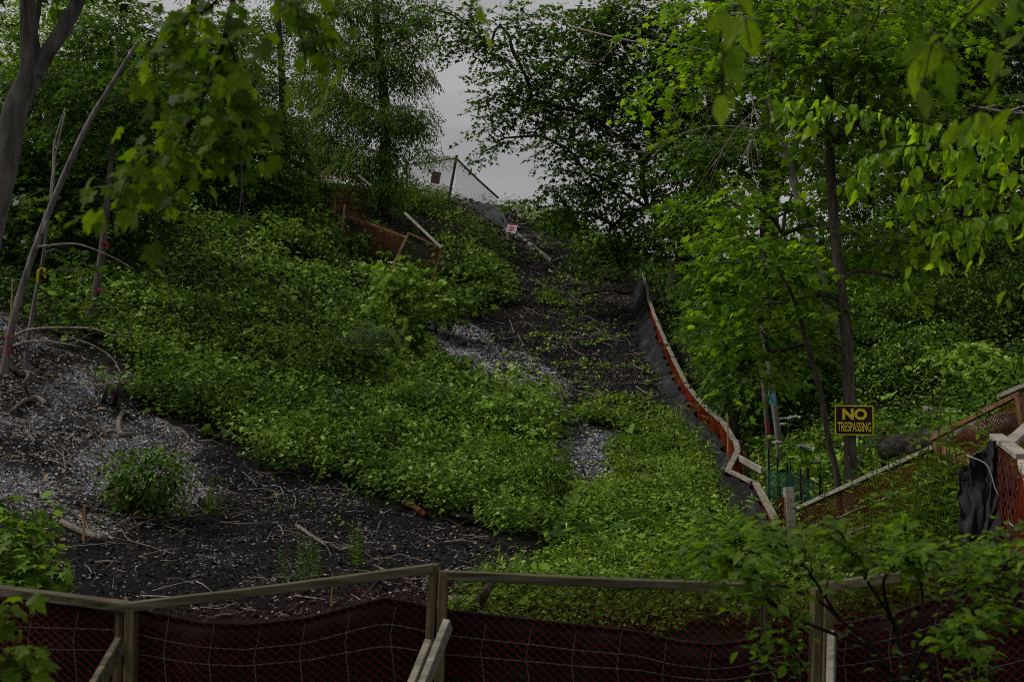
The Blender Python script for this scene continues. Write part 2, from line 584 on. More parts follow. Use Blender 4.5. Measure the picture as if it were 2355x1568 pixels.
def np_mesh(name, verts, tris, m, parent=None, origin=None, tint=None, smooth=False):
    me = bpy.data.meshes.new(name)
    o_ = np.array(origin if origin is not None else (0, 0, 0), float)
    v = np.ascontiguousarray((verts - o_).astype(np.float32))
    n, t = len(v), len(tris)
    me.vertices.add(n)
    me.vertices.foreach_set('co', v.ravel())
    me.loops.add(t * 3)
    me.loops.foreach_set('vertex_index', np.ascontiguousarray(tris.astype(np.int32)).ravel())
    me.polygons.add(t)
    me.polygons.foreach_set('loop_start', np.arange(0, t * 3, 3, dtype=np.int32))
    me.polygons.foreach_set('loop_total', np.full(t, 3, np.int32))
    if smooth:
        me.polygons.foreach_set('use_smooth', np.ones(t, bool))
    if tint is not None:
        a = me.attributes.new('tint', 'FLOAT', 'POINT')
        a.data.foreach_set('value', np.ascontiguousarray(tint.astype(np.float32)))
    me.materials.append(m)
    me.update(calc_edges=True)
    o = bpy.data.objects.new(name, me)
    COL.objects.link(o)
    if parent is not None:
        o.parent = parent
    elif origin is not None:
        o.location = tuple(o_)
    return o


def norm(a):
    return a / (np.linalg.norm(a, axis=1, keepdims=True) + 1e-9)


def frames(ydir, zhint):
    y = norm(ydir)
    x = norm(np.cross(y, zhint))
    z = np.cross(x, y)
    return x, y, z


def expand(T, pos, x, y, z, size):
    tv, tf = T
    V = len(tv)
    s = size[:, None, None]
    vv = pos[:, None, :] + s * (tv[None, :, 0:1] * x[:, None, :] + tv[None, :, 1:2] * y[:, None, :] + tv[None, :, 2:3] * z[:, None, :])
    ff = tf[None] + (np.arange(len(pos)) * V)[:, None, None]
    return vv.reshape(-1, 3), ff.reshape(-1, 3)


def sym(half, spine):
    return half


def T_(v, f):
    return np.array(v, float), np.array(f, int)


LEAF2 = T_([(0, 0, 0), (-.3, .42, .09), (.3, .42, .09), (0, 1, -.1)], [(0, 2, 3), (0, 3, 1)])
LANCE = T_([(0, 0, 0), (-.11, .4, .04), (.11, .4, .04), (0, 1, -.16)], [(0, 2, 3), (0, 3, 1)])
ASH = T_([(0, 0, 0), (-.2, .42, .06), (.2, .42, .06), (0, 1, -.16)], [(0, 2, 3), (0, 3, 1)])
OVATE = T_([(0, 0, 0), (-.26, .28, .07), (.26, .28, .07), (0, .5, 0), (-.25, .6, .05), (.25, .6, .05), (0, 1, -.14)],
           [(0, 3, 1), (1, 3, 4), (4, 3, 6), (0, 2, 3), (2, 5, 3), (5, 6, 3)])
HEART = T_([(0, .08, 0), (-.3, -.06, .05), (.3, -.06, .05), (-.44, .3, .07), (.44, .3, .07), (0, 1, -.12), (0, .4, -.03)],
           [(0, 6, 1), (1, 6, 3), (3, 6, 5), (0, 2, 6), (2, 4, 6), (4, 5, 6)])
MAPLE_LO = T_([(0, 0, 0), (.5, .42, .03), (.16, .5, 0), (0, 1, -.12), (-.16, .5, 0), (-.5, .42, .03)],
              [(0, 1, 2), (0, 2, 3), (0, 3, 4), (0, 4, 5)])
MAPLE = T_([(0, .36, .02), (0, 0, 0), (.4, .06, -.03), (.27, .3, .0), (.56, .6, -.05), (.19, .6, .02), (0, 1, -.12), (-.19, .6, .02), (-.56, .6, -.05), (-.27, .3, 0), (-.4, .06, -.03)],
           [(0, 1, 2), (0, 2, 3), (0, 3, 4), (0, 4, 5), (0, 5, 6), (0, 6, 7), (0, 7, 8), (0, 8, 9), (0, 9, 10), (0, 10, 1)])


def maple_hi():
    half = [(0, 0), (.12, -.03), (.42, .0), (.36, .1), (.5, .2), (.3, .3), (.45, .38), (.62, .62), (.46, .6), (.42, .7), (.22, .58), (.24, .74), (.16, .76), (.1, .9), (0, 1)]
    v = [(0, .34, .03)] + [(x, y, .05 - .25 * x * x - .12 * y * y) for x, y in half] + [(-x, y, .05 - .2 * x * x - .12 * y * y) for x, y in half[-2:0:-1]]
    n = len(v) - 1
    return T_(v, [(0, 1 + i, 1 + (i + 1) % n) for i in range(n)])


def elm_hi():
    prof = [(.0, 0), (.14, .06), (.25, .2), (.30, .36), (.29, .52), (.22, .68), (.12, .84), (.05, .93), (0, 1)]
    v, f = [], []
    for x, y in prof:
        dz = -.16 * y * y
        v += [(-x, y, .25 * x + dz), (0, y, dz), (x, y, .25 * x + dz)]
    for i in range(len(prof) - 1):
        a = i * 3
        f += [(a, a + 1, a + 4), (a, a + 4, a + 3), (a + 1, a + 2, a + 5), (a + 1, a + 5, a + 4)]
    return T_(v, f)


MAPLE_HI, ELM_HI = maple_hi(), elm_hi()
CHIP = T_([(-.5, -.35, 0), (.45, -.4, 0), (.55, .3, 0), (-.4, .42, 0), (-.1, -.05, .34), (.2, .1, .3)],
          [(0, 1, 4), (1, 5, 4), (1, 2, 5), (2, 3, 5), (3, 4, 5), (3, 0, 4)])
CHIP4 = T_([(-.5, -.4, 0), (.5, -.35, 0), (.45, .4, 0), (-.45, .38, 0), (.05, -.05, .42)], [(0, 1, 4), (1, 2, 4), (2, 3, 4), (3, 0, 4)])
HEART4 = T_([(0, .06, 0), (-.42, .1, .07), (.42, .1, .07), (0, 1, -.12), (0, .45, -.03)], [(0, 4, 1), (1, 4, 3), (0, 2, 4), (2, 3, 4)])
CURL = T_([(0, 0, 0), (-.3, .4, .16), (.3, .4, .12), (0, 1, .1), (0, .5, -.02)], [(0, 2, 4), (2, 3, 4), (0, 4, 1), (1, 4, 3)])


def vary(T, seed):
    """a bent, slightly lopsided version of a leaf"""
    r = np.random.default_rng(seed)
    v = T[0].copy()
    v[:, 0] *= np.where(v[:, 0] > 0, r.uniform(.8, 1.1), r.uniform(.8, 1.1))
    v[:, 0] += r.uniform(-.16, .16) * v[:, 1] ** 2
    v[:, 2] += r.uniform(-.35, .2) * v[:, 1] ** 2 + r.uniform(-.3, .5) * np.abs(v[:, 0]) ** 1.5 + .04 * np.sin(v[:, 1] * 9 + r.uniform(0, 6)) * np.sign(v[:, 0])
    return v, T[1]


def leaf_mesh(name, T, m):
    return [_leaf_mesh(name, vary(T, k), m) for k in range(5)]


def _leaf_mesh(name, T, m):
    me = bpy.data.meshes.new(name)
    me.from_pydata([tuple(q) for q in T[0]], [], [tuple(q) for q in T[1].tolist()])
    me.materials.append(m)
    me.polygons.foreach_set('use_smooth', [True] * len(me.polygons))
    return me


def single_leaves(me, parent, origin, pos, x, y, z, size, name='leaf'):
    o_ = np.array(origin, float)
    for i in range(len(pos)):
        o = bpy.data.objects.new(name, me[i % len(me)])
        s = size[i]
        q = pos[i] - o_
        o.matrix_basis = Matrix(((x[i, 0] * s, y[i, 0] * s, z[i, 0] * s, q[0]), (x[i, 1] * s, y[i, 1] * s, z[i, 1] * s, q[1]), (x[i, 2] * s, y[i, 2] * s, z[i, 2] * s, q[2]), (0, 0, 0, 1)))
        o.parent = parent
        COL.objects.link(o)


# ------------------------------------------------------------------ the terrain
# top rail of the silt fence that climbs the slope, picture x, y and distance
RAIL = [(1478, 628, 44), (1492, 690, 40), (1512, 745, 36.5), (1547, 822, 32.5), (1577, 882, 29.5), (1608, 922, 27), (1627, 940, 26), (1662, 972, 24),
        (1688, 1012, 22.4), (1698, 1036, 21.6), (1672, 1082, 20.3), (1732, 1108, 18.6), (1787, 1196, 16.4)]
RAIL2 = [(1836, 1163, 15.4), (2152, 1025, 14.0), (2350, 908, 12.9), (2560, 800, 12.0)]
cps = []
for (a, b, d) in [(0, 1405, 14.6), (700, 1400, 15), (1500, 1400, 14), (300, 1300, 16), (700, 1260, 19), (300, 1150, 19), (100, 1000, 20), (0, 820, 23), (0, 700, 26),
                  (300, 900, 23), (500, 1000, 23), (500, 800, 28), (600, 600, 36), (480, 450, 42), (750, 1100, 22), (900, 1000, 26), (900, 800, 32),
                  (950, 620, 42), (1000, 480, 52), (800, 470, 45), (1100, 1050, 25), (1250, 900, 33), (1100, 760, 38), (1250, 650, 46), (1350, 630, 48), (1060, 470, 54),
                  (1150, 462, 58), (1300, 530, 57), (1300, 1150, 22), (1350, 1030, 25.5), (1320, 800, 38), (1420, 620, 50), (1400, 1250, 18), (1600, 1250, 16.5),
                  (1960, 1205, 16.6), (2080, 1040, 19), (2300, 900, 23), (2200, 700, 32), (1850, 1010, 22), (1800, 800, 31), (1650, 600, 49), (2118, 660, 33), (150, 560, 33)]:
    q = P(a, b, d)
    cps.append((q.x, q.y, q.z))
for (a, b, d) in RAIL[::2] + RAIL2[:3]:
    q = P(a, b, d)
    cps.append((q.x, q.y, q.z - 1.02))
for x_ in (-22, -8, 8, 22):
    for y_ in (-12, 0, 7):
        cps.append((x_, y_, 0.0))
cps += [(-3, 7, 0), (3, 7, 0), (0, 10.5, 0.0), (-6, 10.5, 0.1), (5.5, 9.5, 0.15)]
cps += [(-26, 24, 6), (-26, 40, 11), (24, 24, 4), (24, 40, 9)]
for x_, z_ in ((-60, 13), (-30, 13), (-12, 13), (-3, 12.6), (2, 11.4), (6, 9.8), (12, 9.0), (30, 9), (60, 9)):
    cps += [(x_, 66, z_), (x_, 95, z_ + .2), (x_, 130, z_ + .2)]
for (a, b, d) in ((1440, 592, 56), (1380, 560, 57), (2010, 580, 50), (1800, 585, 50)):
    q = P(a, b, d)
    cps.append((q.x, q.y, q.z))
cps += [(-60, 0, 1), (60, 0, 1), (-60, 35, 10), (60, 35, 9), (-60, -30, 0), (60, -30, 0), (0, -30, 0)]
cps = np.array(cps)


def tps(cps, smooth=0.35):
    n = len(cps)
    d = np.linalg.norm(cps[:, None, :2] - cps[None, :, :2], axis=2)
    K = np.where(d > 0, d * d * np.log(d + 1e-9), 0) + np.eye(n) * smooth * n
    Q = np.c_[np.ones(n), cps[:, :2]]
    A = np.block([[K, Q], [Q.T, np.zeros((3, 3))]])
    sol = np.linalg.solve(A, np.r_[cps[:, 2], 0, 0, 0])
    return sol


SOL = tps(cps)


def tps_eval(x, y):
    d2 = (x[:, None] - cps[None, :, 0]) ** 2 + (y[:, None] - cps[None, :, 1]) ** 2
    K = np.where(d2 > 1e-12, 0.5 * d2 * np.log(d2 + 1e-12), 0)
    return K @ SOL[:-3] + SOL[-3] + SOL[-2] * x + SOL[-1] * y


gx = np.r_[[-900, -400, -200, -120, -80], np.arange(-60, -20, 2.0), np.arange(-20, 20.01, 0.27), np.arange(22, 61, 2.0), [80, 120, 200, 400, 900]]
gy = np.r_[[-500, -200, -80, -45], np.arange(-30, 3, 2.0), np.arange(3, 64.01, 0.25), np.arange(66, 131, 3.0), [160, 240, 500, 1200]]
GX, GY = np.meshgrid(gx, gy)
fx, fy = GX.ravel(), GY.ravel()
GZ = tps_eval(np.clip(fx, -62, 62), np.clip(fy, -30, 130))
near = np.clip((64 - fy) / 10, 0, 1) * np.clip((22 - np.abs(fx)) / 4, 0, 1)
GZ += near * np.clip((fy - 8) / 6, 0.3, 1) * ((fbm(fx * 0.7, fy * 0.7, 5) - 0.5) * 0.34 + (fbm(fx * 2.2, fy * 2.2, 9, 3) - 0.5) * 0.2)
GZ = GZ.reshape(GX.shape)


def H(x, y):
    x, y = np.atleast_1d(np.asarray(x, float)), np.atleast_1d(np.asarray(y, float))
    i = np.clip(np.searchsorted(gx, x) - 1, 0, len(gx) - 2)
    j = np.clip(np.searchsorted(gy, y) - 1, 0, len(gy) - 2)
    u, v = (x - gx[i]) / (gx[i + 1] - gx[i]), (y - gy[j]) / (gy[j + 1] - gy[j])
    return (GZ[j, i] * (1 - u) + GZ[j, i + 1] * u) * (1 - v) + (GZ[j + 1, i] * (1 - u) + GZ[j + 1, i + 1] * u) * v


def hz(x, y):
    return float(H(x, y)[0])


def on_ground(px, py, dmin=8, dmax=70):
    """where the line of sight through px, py first meets the terrain"""
    ds = np.arange(dmin, dmax, 0.1)
    x, v = (px - CX) / FPX, (CY - py) / FPX
    dy, dz = cp - v * sp_, sp_ + v * cp
    t = ds / dy
    z = CAM_H + dz * t
    g = H(x * t, ds)
    k = np.argmax(g >= z) if (g >= z).any() else len(ds) - 1
    return Vector((x * t[k], ds[k], g[k]))


# zones of the ground, as outlines seen from the path
GRAVEL_L = [(-400, 640), (-60, 690), (40, 720), (110, 800), (230, 850), (330, 930), (430, 1010), (480, 1080), (450, 1180), (340, 1240), (250, 1250), (150, 1200), (-60, 1150), (-400, 1080)]
GRAVEL_M = [(985, 735), (1060, 745), (1180, 800), (1300, 885), (1340, 960), (1300, 985), (1240, 935), (1110, 895), (1000, 835)]
GRAVEL_LOW = [(1270, 985), (1340, 990), (1430, 1035), (1425, 1095), (1380, 1140), (1320, 1160), (1285, 1120)]
SOIL = [(430, 970), (520, 1010), (560, 1060), (740, 1115), (900, 1165), (1060, 1195), (1190, 1235), (1260, 1290), (1240, 1330), (1030, 1440), (-400, 1440), (-400, 1080), (-60, 1140), (250, 1180)]
LITTER = [(1120, 535), (1185, 545), (1230, 562), (1285, 612), (1330, 622), (1450, 620), (1490, 760), (1550, 930), (1450, 935), (1260, 950), (1120, 820), (1030, 745), (1180, 700)]
GRAVEL_NEAR = [(250, 1370), (990, 1340), (990, 1440), (250, 1440)]
BARE = [GRAVEL_L, GRAVEL_M, GRAVEL_LOW, SOIL, LITTER]
VEG_L = [(380, 380), (560, 410), (740, 470), (840, 590), (900, 610), (1010, 610), (1140, 560), (1200, 650), (1200, 720), (1060, 740), (1000, 760), (1005, 830), (1120, 900), (1270, 945), (1290, 1000),
         (1290, 1180), (1330, 1210), (1300, 1260), (1190, 1240), (1060, 1200), (900, 1168), (740, 1118), (560, 1065), (440, 985), (330, 900), (230, 820), (120, 700), (150, 560)]
VEG_LOW = [(1290, 940), (1400, 930), (1540, 960), (1640, 1080), (1720, 1220), (1950, 1240), (1950, 1500), (1030, 1470), (1030, 1420), (1240, 1330), (1260, 1270), (1300, 1170), (1390, 1130), (1430, 1080), (1430, 1030), (1290, 960)]
VEG_R = [(1700, 560), (1900, 520), (2420, 480), (2900, 440), (2900, 1330), (2400, 1290), (2000, 1260), (1800, 1190), (1740, 1090), (1700, 1010), (1640, 940), (1540, 780), (1500, 640)]
VEG_TOP = [(700, 380), (1000, 440), (1150, 440), (1300, 480), (1480, 560), (1480, 630), (1330, 620), (1260, 590), (1180, 550), (1010, 600), (850, 560), (700, 470)]


def zone(px, py, polys):
    r = np.zeros(len(px), bool)
    for q in polys:
        r |= inpoly(px, py, q)
    return r


gv = np.c_[fx, fy, GZ.ravel()]
nx_, ny_ = len(gx), len(gy)
ii = (np.arange(ny_ - 1)[:, None] * nx_ + np.arange(nx_ - 1)[None, :]).ravel()
gt = np.r_[np.c_[ii, ii + 1, ii + nx_ + 1], np.c_[ii, ii + nx_ + 1, ii + nx_]]
ground = np_mesh('ground', gv, gt, M['ground'], smooth=True)
tag(ground, kind='structure')
gpx, gpy = proj(gv)
jx, jy = (fbm(fx * 0.9, fy * 0.9, 21) - 0.5) * 110, (fbm(fx * 0.9, fy * 0.9, 22) - 0.5) * 90


def zattr(name, polys, extra=0):
    k = zone(gpx + jx, gpy + jy, polys) & (fy > 8) & (fy < 60)
    k = k * np.clip((fbm(fx * .9, fy * .55, 44) - .44) * 5, 0.05, 1) * (.8 if name == 'gravel' else 1)
    a = ground.data.attributes.new(name, 'FLOAT', 'POINT')
    a.data.foreach_set('value', k.astype(np.float32))
    return k


zattr('gravel', [GRAVEL_L, GRAVEL_M, GRAVEL_LOW])
zattr('litter', [LITTER])
bare = zone(gpx + jx, gpy + jy, BARE) & (fy > 12) & (fy < 60)
av = ground.data.attributes.new('veg', 'FLOAT', 'POINT')
av.data.foreach_set('value', (~bare).astype(np.float32))


def scatter(n, polys, rect, jit=70, seed=1, dens=None, cull=True, avoid=()):
    """random ground points inside the zones; rect = x0, x1, y0, y1"""
    r = np.random.default_rng(seed)
    x = r.uniform(rect[0], rect[1], n)
    y = r.uniform(rect[2], rect[3], n)
    z = H(x, y)
    px, py = proj(np.c_[x, y, z])
    jx = (fbm(x * 0.9, y * 0.9, 21) - 0.5) * 110
    jy = (fbm(x * 0.9, y * 0.9, 22) - 0.5) * 90
    k = zone(px + jx, py + jy, polys)
    if avoid:
        k &= ~zone(px + jx, py + jy, avoid)
    if cull:
        k &= (px > -420) & (px < 2900) & (py < 1700)
    if dens is not None:
        k &= r.uniform(0, 1, n) < dens(x, y)
    return np.c_[x, y, z][k], r


def gnormal(p):
    e = 0.3
    dzx = (H(p[:, 0] + e, p[:, 1]) - H(p[:, 0] - e, p[:, 1])) / (2 * e)
    dzy = (H(p[:, 0], p[:, 1] + e) - H(p[:, 0], p[:, 1] - e)) / (2 * e)
    return norm(np.c_[-dzx, -dzy, np.ones(len(p))])


def chips(name, label, n, polys, rect, T, m, smin, smax, seed, jit=70, dens=None, tilt=0.35, lift=0.0, tint=(0, 1)):
    p, r = scatter(n, polys, rect, jit, seed, dens)
    k = len(p)
    nr = norm(gnormal(p) + r.normal(0, tilt, (k, 3)))
    y = np.c_[r.normal(0, 1, (k, 3))]
    y = norm(y - nr * (y * nr).sum(1, keepdims=True))
    x = np.cross(y, nr)
    s = smin + (smax - smin) * r.uniform(0, 1, k) ** 2.2
    p = p + nr * (lift + s[:, None] * 0.05)
    v, f = expand(T, p, x, y, nr, s)
    t = r.uniform(tint[0], tint[1], k)
    o = np_mesh(name, v, f, m, tint=np.repeat(t, len(T[0])))
    tag(o, label, name.replace('_', ' '), kind='stuff')
    return o


# ---- loose stuff on the bare ground
chips('gravel', 'pale broken gravel spilling down the left slope in a broad tongue', 400000, [GRAVEL_L], (-11, -2.5, 15, 32), CHIP4, M['gravel'], 0.014, 0.055, 31, dens=lambda x, y: 0.10 + 0.7 * np.clip((fbm(x * .9, y * .55, 44) - .47) * 6, 0, 1))
chips('gravel', 'narrow pale gravel chute between the vines and the dark leaf litter', 50000, [GRAVEL_M], (-3.5, 2, 27, 42), CHIP4, M['gravel'], 0.025, 0.09, 32, 40, dens=lambda x, y: .3 + .7 * fbm(x * 1.4, y * .9, 46), tint=(0.1, .95))
chips('gravel', 'small grey gravel fan at the foot of the central gully', 22000, [GRAVEL_LOW], (-0.5, 3, 18, 30), CHIP, M['gravel'], 0.02, 0.065, 33, 40)
chips('gravel', 'scattered stones and chips on the black soil behind the netting', 120000, [SOIL, GRAVEL_NEAR], (-9, 2, 11, 25), CHIP4, M['gravel'], 0.010, 0.046, 34, dens=lambda x, y: 0.10 + 0.5 * np.clip((fbm(x * 1.1, y * 1.1, 45) - .5) * 6, 0, 1), tint=(0, .82), lift=-.006)
chips('leaf_litter', 'dry brown leaves and bark chips mixed into the left gravel', 42000, [GRAVEL_L], (-11, -2.5, 15, 32), CURL, M['litter'], 0.03, 0.1, 35)
chips('leaf_litter', 'brown leaf litter covering the steep upper gully', 90000, [LITTER], (-1.5, 6, 24, 54), CURL, M['grey_litter'], 0.03, 0.11, 36, 50, tint=(0, 1), dens=lambda x, y: .25 + .75 * (fbm(x * 1.2, y * .7, 48) > .47))
chips('leaf_litter', 'thin scatter of dead leaves and wood chips on black soil', 15000, [SOIL, GRAVEL_NEAR], (-9, 2, 11, 25), CURL, M['litter'], 0.02, 0.08, 37)
chips('soil_clods', 'black crumbly soil clods along the foot of the slope', 110000, [SOIL, LITTER], (-9, 5, 12, 48), CHIP4, M['clod'], 0.015, 0.075, 38, tilt=.5, tint=(0, .93))


def twigs(name, label, n, polys, rect, seed, L=(0.15, 0.6), rad=0.006, m='twig_pale', jit=60):
    p, r = scatter(n, polys, rect, jit, seed)
    b = MB()
    nr = gnormal(p)
    for i in range(len(p)):
        d = r.normal(0, 1, 3)
        d -= nr[i] * d.dot(nr[i])
        d /= np.linalg.norm(d)
        l_ = r.uniform(*L)
        a = Vector(p[i] + nr[i] * 0.015)
        bnd = Vector(r.normal(0, 1, 3)) * l_ * 0.08
        e = a + Vector(d) * l_ + Vector(nr[i]) * r.uniform(-.02, .08)
        rr = rad * r.uniform(.5, 1.6)
        b.tube([a, (a + e) / 2 + bnd, e], [rr, rr * .8, rr * .4], 4, caps=False)
    o = b.build(name, M[m])
    return tag(o, label, 'twigs', kind='stuff')


twigs('twig_debris', 'bleached twigs strewn over the black soil bank', 1000, [SOIL, GRAVEL_NEAR], (-9, 2, 11, 25), 51)
twigs('twig_debris', 'twigs and sticks lying among the left gravel', 1500, [GRAVEL_L], (-11, -2.5, 15, 32), 52, (0.15, 0.8))
twigs('twig_debris', 'broken twigs on the brown litter of the upper gully', 900, [LITTER, GRAVEL_M], (-2, 6, 24, 54), 53, (0.2, 0.9), 0.009)


# ---- ground vegetation
def cover(name, label, n, polys, rect, T, m, size, hgt, k, seed, jit=70, dens=None, lean=0.42, spread=0.12, tint=(0.45, 0.22), tscale=0.5, holes=0.0, avoid=()):
    p, r = scatter(n, polys, rect, jit, seed, dens, True, avoid)
    if not len(p):
        return None
    if holes:
        kk = fbm(p[:, 0] * 0.55, p[:, 1] * 0.4, seed + 3) > holes
        p = p[kk]
    N = len(p)
    hh = hgt[0] + (hgt[1] - hgt[0]) * np.clip(fbm(p[:, 0] * 0.6, p[:, 1] * 0.6, seed + 1) * 2 - 0.5, 0, 1) * r.uniform(.6, 1.2, N)
    nr = gnormal(p)
    p = np.repeat(p, k, 0)
    nr = np.repeat(nr, k, 0)
    h = np.repeat(hh, k) * r.uniform(0.25, 1.0, N * k)
    an = r.uniform(0, 2 * np.pi, N * k)
    ra = spread * r.uniform(.2, 1.3, N * k)
    out_ = np.c_[np.cos(an), np.sin(an), np.zeros(N * k)]
    up = norm(nr * 0.6 + np.array([0, 0, 0.6]) + r.normal(0, lean, (N * k, 3)))
    pos = p + out_ * ra[:, None] + np.c_[np.zeros(N * k), np.zeros(N * k), h] + nr * 0.02
    yd = out_ + np.array([0, 0, -0.25]) + r.normal(0, 0.3, (N * k, 3))
    x, y, z = frames(yd, up)
    s = size[0] + (size[1] - size[0]) * r.uniform(0, 1, N * k) ** 1.3
    t = np.clip(tint[0] + tint[1] * r.normal(0, .85, N * k) + (fbm(pos[:, 0] * tscale, pos[:, 1] * tscale, seed + 5) - .5) * .7, 0, 1)
    v, f = expand(T, pos, x, y, z, s)
    o = np_mesh(name, v, f, m, tint=np.repeat(t, len(T[0])))
    return tag(o, label, name.replace('_', ' '), kind='stuff')


FENCE_GAP = [(715, 375), (860, 395), (880, 480), (945, 505), (1020, 555), (1025, 650), (970, 680), (880, 665), (795, 600), (720, 480)]
CREST_GAP = [(1035, 452), (1110, 455), (1205, 510), (1310, 605), (1290, 645), (1190, 595), (1090, 530), (1035, 495)]
BV = [GRAVEL_L, GRAVEL_M, GRAVEL_LOW, LITTER, FENCE_GAP, CREST_GAP]
FRINGE = [(-400, 440), (-60, 500), (200, 560), (420, 700), (470, 960), (360, 960), (200, 850), (90, 780), (-60, 690), (-400, 640)]
cover('vine_ground_cover', 'broad-leaved vines blanketing the upper left slope', 22000, [VEG_L], (-13, 3, 24, 56), HEART4, M['cover'], (0.06, 0.19), (0.08, 1.1), 5, 61, avoid=BV, dens=lambda x, y: np.clip((y - 22) / 8, 0.1, 1), holes=0.31, tint=(.48, .3))
cover('tall_herbs', 'broad burdock leaves scattered among the vines', 420, [VEG_L, VEG_LOW, VEG_R], (-12, 12, 14, 50), HEART, M['cover'], (0.17, 0.32), (0.2, 0.8), 6, 76, avoid=BV, spread=.22, tint=(.5, .25))
cover('tall_herbs', 'slender tall herbs standing above the vines', 2600, [VEG_L, VEG_LOW], (-11, 6, 14, 48), LANCE, M['weed'], (0.07, 0.15), (0.4, 1.15), 16, 77, avoid=BV, spread=.08, tint=(.6, .3), lean=.6, dens=lambda x, y: np.clip((34 - y) / 8, .15, 1))
cover('vine_ground_cover', 'smaller vines and seedlings on the lower left slope', 20000, [VEG_L], (-8, 3, 18, 34), HEART4, M['cover'], (0.04, 0.12), (0.06, 0.8), 6, 71, avoid=BV, dens=lambda x, y: np.clip((34 - y) / 7, 0.05, 1), holes=0.28, tint=(.45, .3))
cover('low_weeds', 'fine low weeds between the vines on the lower left slope', 14000, [VEG_L], (-8, 3, 17, 34), LEAF2, M['weed'], (0.03, 0.08), (0.05, 0.7), 7, 62, avoid=BV, dens=lambda x, y: np.clip((30 - y) / 9, 0.05, 1), holes=.3)
cover('low_weeds', 'bright fine weeds filling the foot of the gully beside the silt fence', 20000, [VEG_LOW], (-1.5, 6, 11, 32), LEAF2, M['weed'], (0.03, 0.085), (0.04, 0.5), 8, 63, avoid=BV, tint=(0.56, 0.35), holes=0.40)
cover('vine_ground_cover', 'heart-leaved creeper on the gully floor below the silt fence', 9000, [VEG_LOW], (-1.5, 6, 13, 32), HEART, M['weed'], (0.05, 0.12), (0.05, 0.4), 5, 64, avoid=BV, holes=0.4, tint=(.5, .3))
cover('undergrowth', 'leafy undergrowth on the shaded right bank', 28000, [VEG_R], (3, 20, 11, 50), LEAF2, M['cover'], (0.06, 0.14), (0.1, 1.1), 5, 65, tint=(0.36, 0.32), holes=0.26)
cover('low_weeds', 'ferny weeds around the logs behind the warning sign', 16000, [VEG_R], (3, 10, 12, 24), LEAF2, M['weed'], (0.03, 0.09), (0.05, 0.5), 7, 66, tint=(0.55, 0.3), holes=0.24)
cover('undergrowth', 'mixed brush along the crest of the slope', 11000, [VEG_TOP], (-9, 9, 38, 66), LEAF2, M['weed'], (0.07, 0.15), (0.2, 1.0), 6, 67, avoid=BV, tint=(0.5, 0.3), holes=0.2)
cover('dry_grass', 'bleached dry grass and roots spilling over the crest under the chain-link fence', 900, [CREST_GAP], (-4, 3, 44, 60), LANCE, M['pale_straw'], (0.2, 0.5), (0.02, 0.3), 7, 78, tint=(.5, .3), lean=.8)
cover('low_weeds', 'sparse leaves on the dark ground under the collapsed fence', 900, [FENCE_GAP], (-8, 0, 34, 52), HEART, M['cover'], (0.06, 0.13), (0.05, 0.3), 5, 74, tint=(.3, .25))
chips('leaf_litter', 'dead leaves on the dark ground under the collapsed fence', 9000, [FENCE_GAP], (-8, 0, 34, 52), CURL, M['litter'], 0.04, 0.12, 75, tint=(0, .6))
cover('low_weeds', 'sparse seedlings on the brown litter of the gully', 1100, [LITTER], (-1, 6, 24, 50), HEART, M['weed'], (0.05, 0.12), (0.05, 0.3), 6, 68, tint=(0.6, 0.25), holes=0.52)
cover('low_weeds', 'scattered seedlings on the black soil bank', 1800, [SOIL, GRAVEL_NEAR, GRAVEL_L], (-10, 2, 11, 30), LEAF2, M['weed'], (0.03, 0.09), (0.03, 0.2), 5, 69, tint=(0.55, 0.25), holes=0.6)
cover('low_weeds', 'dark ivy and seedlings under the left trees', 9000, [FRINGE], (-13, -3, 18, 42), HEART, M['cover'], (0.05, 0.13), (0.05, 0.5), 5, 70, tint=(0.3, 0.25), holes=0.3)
chips('leaf_litter', 'dead leaves and bark on the shaded ground under the left trees', 60000, [FRINGE], (-13, -3, 18, 42), CURL, M['litter'], 0.03, 0.11, 72, tint=(0, .9))
chips('leaf_litter', 'old leaves under the vines and along the gravel edges', 20000, [VEG_L, VEG_R, VEG_LOW], (-13, 14, 12, 50), CURL, M['litter'], 0.03, 0.12, 73, tint=(0, .3))  # tint held dark: shade under the plants put into the leaf colour


# ------------------------------------------------------------------ trees


def t_area(T):
    a, b_, c = T[0][T[1][:, 0]], T[0][T[1][:, 1]], T[0][T[1][:, 2]]
    return float(np.linalg.norm(np.cross(b_ - a, c - a), axis=1).sum() / 2)


